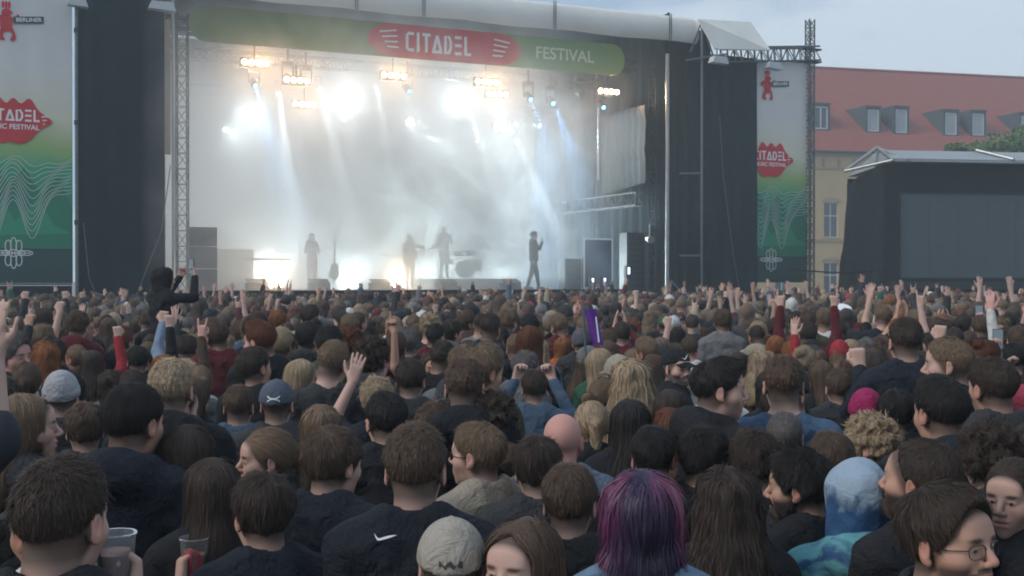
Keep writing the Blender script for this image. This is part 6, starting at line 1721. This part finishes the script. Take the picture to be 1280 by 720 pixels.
# ---------------- the mass further back: one object
def low_person(arms, fem, style, sd_):
    T, N, A, H, L, Fo, info = body_prims(arms[0], arms[1], fem, 0)
    fr = head_frame(0, 0, 0); zhi = max([1.85] + [w[2] + .25 for _, w, _, _ in info])
    bx = [(np.array([-.1, -.12, 1.50]), np.array([.1, .14, 1.78]), .026)]
    for (e, w, fd, pn), a_ in zip(info, arms):
        if w[2] > 1.5: c = w + fd / np.linalg.norm(fd) * .07; bx.append((c - .10, c + .10, .013))
    HD = head_prims(fr, fem)[:10]
    ax = mk_axes((-.45, -.30, .0), (.45, .50, zhi), (.045, .05, .07), bx)
    P = []
    Hs = [h for k, h in enumerate(H) if info[k][1][2] > 1.5]
    sk = HD + N + [p for h in Hs for p in h] + [A[k][1] for k in range(2) if info[k][1][2] > 1.5]
    D0 = field(ax, sk); V, Q = nets(ax, D0); P.append((V, Q, 0))
    sleeve = []
    for k in range(2): sleeve += [A[k][0]] + ([Prim('c', A[k][1].a, A[k][1].a + (A[k][1].b - A[k][1].a) * (.9 if sd_ % 2 else .15), .045, .036, k=.03)])
    D1 = field(ax, T + sleeve) - .022; G = np.meshgrid(*ax, indexing='ij'); D1 = np.maximum(D1, .82 - G[2]); V, Q = nets(ax, D1); P.append((V, Q, 1))
    ax2 = mk_axes((-.3, -.25, -.08), (.3, .3, 1.0), (.06, .06, .12), []); V, Q = nets(ax2, np.maximum(field(ax2, T[:2] + L + Fo), field(ax2, T[:2] + L + Fo) - 0)); P.append((V, Q, 2))
    Pr, o = hair_prims(style); f = hair_field(Pr, o)
    axh = [np.arange(-.17, .17, .022), np.arange(-.22, .16, .022), np.arange(max(o['lowcut'] - .03, -.36), .20, .022)]
    Gh = np.meshgrid(*axh, indexing='ij'); V, Q = nets(axh, f(*Gh)); V = V + .004 * np.random.default_rng(sd_).normal(0, 1, V.shape); P.append((V @ fr[0].T + fr[1], Q, 3))
    Vs = np.concatenate([p[0] for p in P]); off = 0; Qs = []; part = []
    for V, Q, k in P: Qs.append(Q + off); off += len(V); part.append(np.full(len(V), k))
    return Vs, np.concatenate(Qs), np.concatenate(part)
LP = []
for sd_, (arms, fem, style) in enumerate([(('down', 'down'), 0, 'short'), (('down', 'down'), 1, 'long'), (('down', 'down'), 0, 'thick'), (('down', 'down'), 1, 'bob'), (('down', 'down'), 0, 'crop'), (('down', 'down'), 1, 'wavy'),
        (('up', 'up'), 0, 'short'), (('up_point', 'down'), 0, 'thick'), (('down', 'up_fist'), 1, 'long'), (('up_horns', 'down'), 0, 'crop'), (('up', 'down'), 1, 'bob'), (('down', 'up'), 0, 'messy'), (('phone', 'phone'), 1, 'long'), (('clap', 'clap'), 0, 'short')]):
    LP.append(low_person(arms, fem, style, sd_))
AV, AQ, AC, off = [], [], [], 0
sk_l = [SKINC[k] for k in ('fair', 'fair', 'mid', 'pink', 'tan')]
for x, y in rest:
    if not free(x, y, .32): continue
    k = int(rng.integers(0, 6)) if rng.random() < .92 else int(rng.integers(6, len(LP)))
    V, Q, part = LP[k]
    s = float(np.clip(rng.normal(1.68, .075), 1.50, 1.90)) / 1.75; a = float(rng.normal(-.15, .4)); c_, s_ = math.cos(a), math.sin(a)
    W = V * s * np.array([.95, .95, 1.0]); W = np.stack([W[:, 0] * c_ - W[:, 1] * s_ + x, W[:, 0] * s_ + W[:, 1] * c_ + y, W[:, 2]], 1)
    cols = np.array([sk_l[rng.integers(0, 5)], TOPC[rnd.choice(topw)], TOPC['navy'], HAIRC[rnd.choice(hairw)]])
    if rng.random() < .11: cols[3] = TOPC[rnd.choice(['black', 'red', 'white', 'grey', 'navy', 'maroon'])]
    AV.append(W); AQ.append(Q + off); AC.append(cols[part] * (.85 + .3 * rng.random())); off += len(V)
m, nt, b, N, L = new_mat('distant_crowd'); L.new(mix(nt, mth(nt, 'MULTIPLY', noise(nt, 22, 3), .5), attr(nt, 'col', 'Color'), mix(nt, 1.0, attr(nt, 'col', 'Color'), (.5, .5, .5), 'MULTIPLY')), b.inputs['Base Color']); b.inputs['Roughness'].default_value = .8
M_far = m
me = np_mesh('packed_crowd', np.concatenate(AV), np.concatenate(AQ), True, dict(col=np.concatenate(AC)), M_far)
tag(link('packed_crowd', me), 'dense mass of fans further off, up to the stage edge', kind='stuff')
print('crowd verts', len(me.vertices), 'people', placed, 'mass', len(AV))

# ---------------- the band
band = 'musicians playing on the foggy stage'
def player(px, v, h, rz, label, **k):
    p = st(stu(px, v), v, DECK); return person(p.x, p.y, h, SA + rz, label=label, group=band, z=DECK + k.pop('zz', 0), q=1, **k)
player(390, 4.0, 1.80, math.pi + .3, 'standing musician in dark clothes between the microphone stand and upright guitar', arms=('front', 'front'), style='long', fem=1, hair='dark', top='black', legs='black')
gp, gi, gh = player(512, 4.1, 1.80, math.pi - .2, 'guitarist in dark clothes with one arm stretched out right of the cymbal', arms=(((.22, .16, 1.16), (.05, .28, 1.05), (-.8, .2, -.3), (0, -1, 0), 'grip'), ((.42, .12, 1.32), (.62, .22, 1.36), (1, .2, .1), (0, -1, 0), 'grip')), stride=.16, style='messy', hair='dark', top='black', legs='black', hp=-.2)
player(555, 4.9, 1.78, math.pi, 'drummer behind the drum kit in the fog', arms=('front', 'cup'), style='short', hair='dark', top='charcoal', zz=.36, legs='black')
player(667, .9, 1.84, math.pi + .9, 'singer in black striding at the front right of the stage, hand to the mouth', arms=('down', ((.24, .12, 1.22), (.10, .25, 1.44), (-.3, .1, 1), (-.5, -.5, 0), 'grip')), stride=.20, style='short', hair='black', top='black', kind='jacket', legs='black', hp=.05)
eg = empty('electric_guitar', world_pt(gp, (.05, .22, 1.06)), SA + math.pi - .2, 'electric guitar held across the body of the guitarist', 'guitar'); eg.rotation_euler = (0, R_(-72), SA + math.pi - .2)
MB().prism([(x, z - .55) for x, z in body], -.025, .025).build('body', M_case, eg); MB().box((-.025, -.03, .29), (.025, 0, .95)).box((-.045, -.03, .95), (.045, 0, 1.1)).build('neck', M_darksteel, eg)
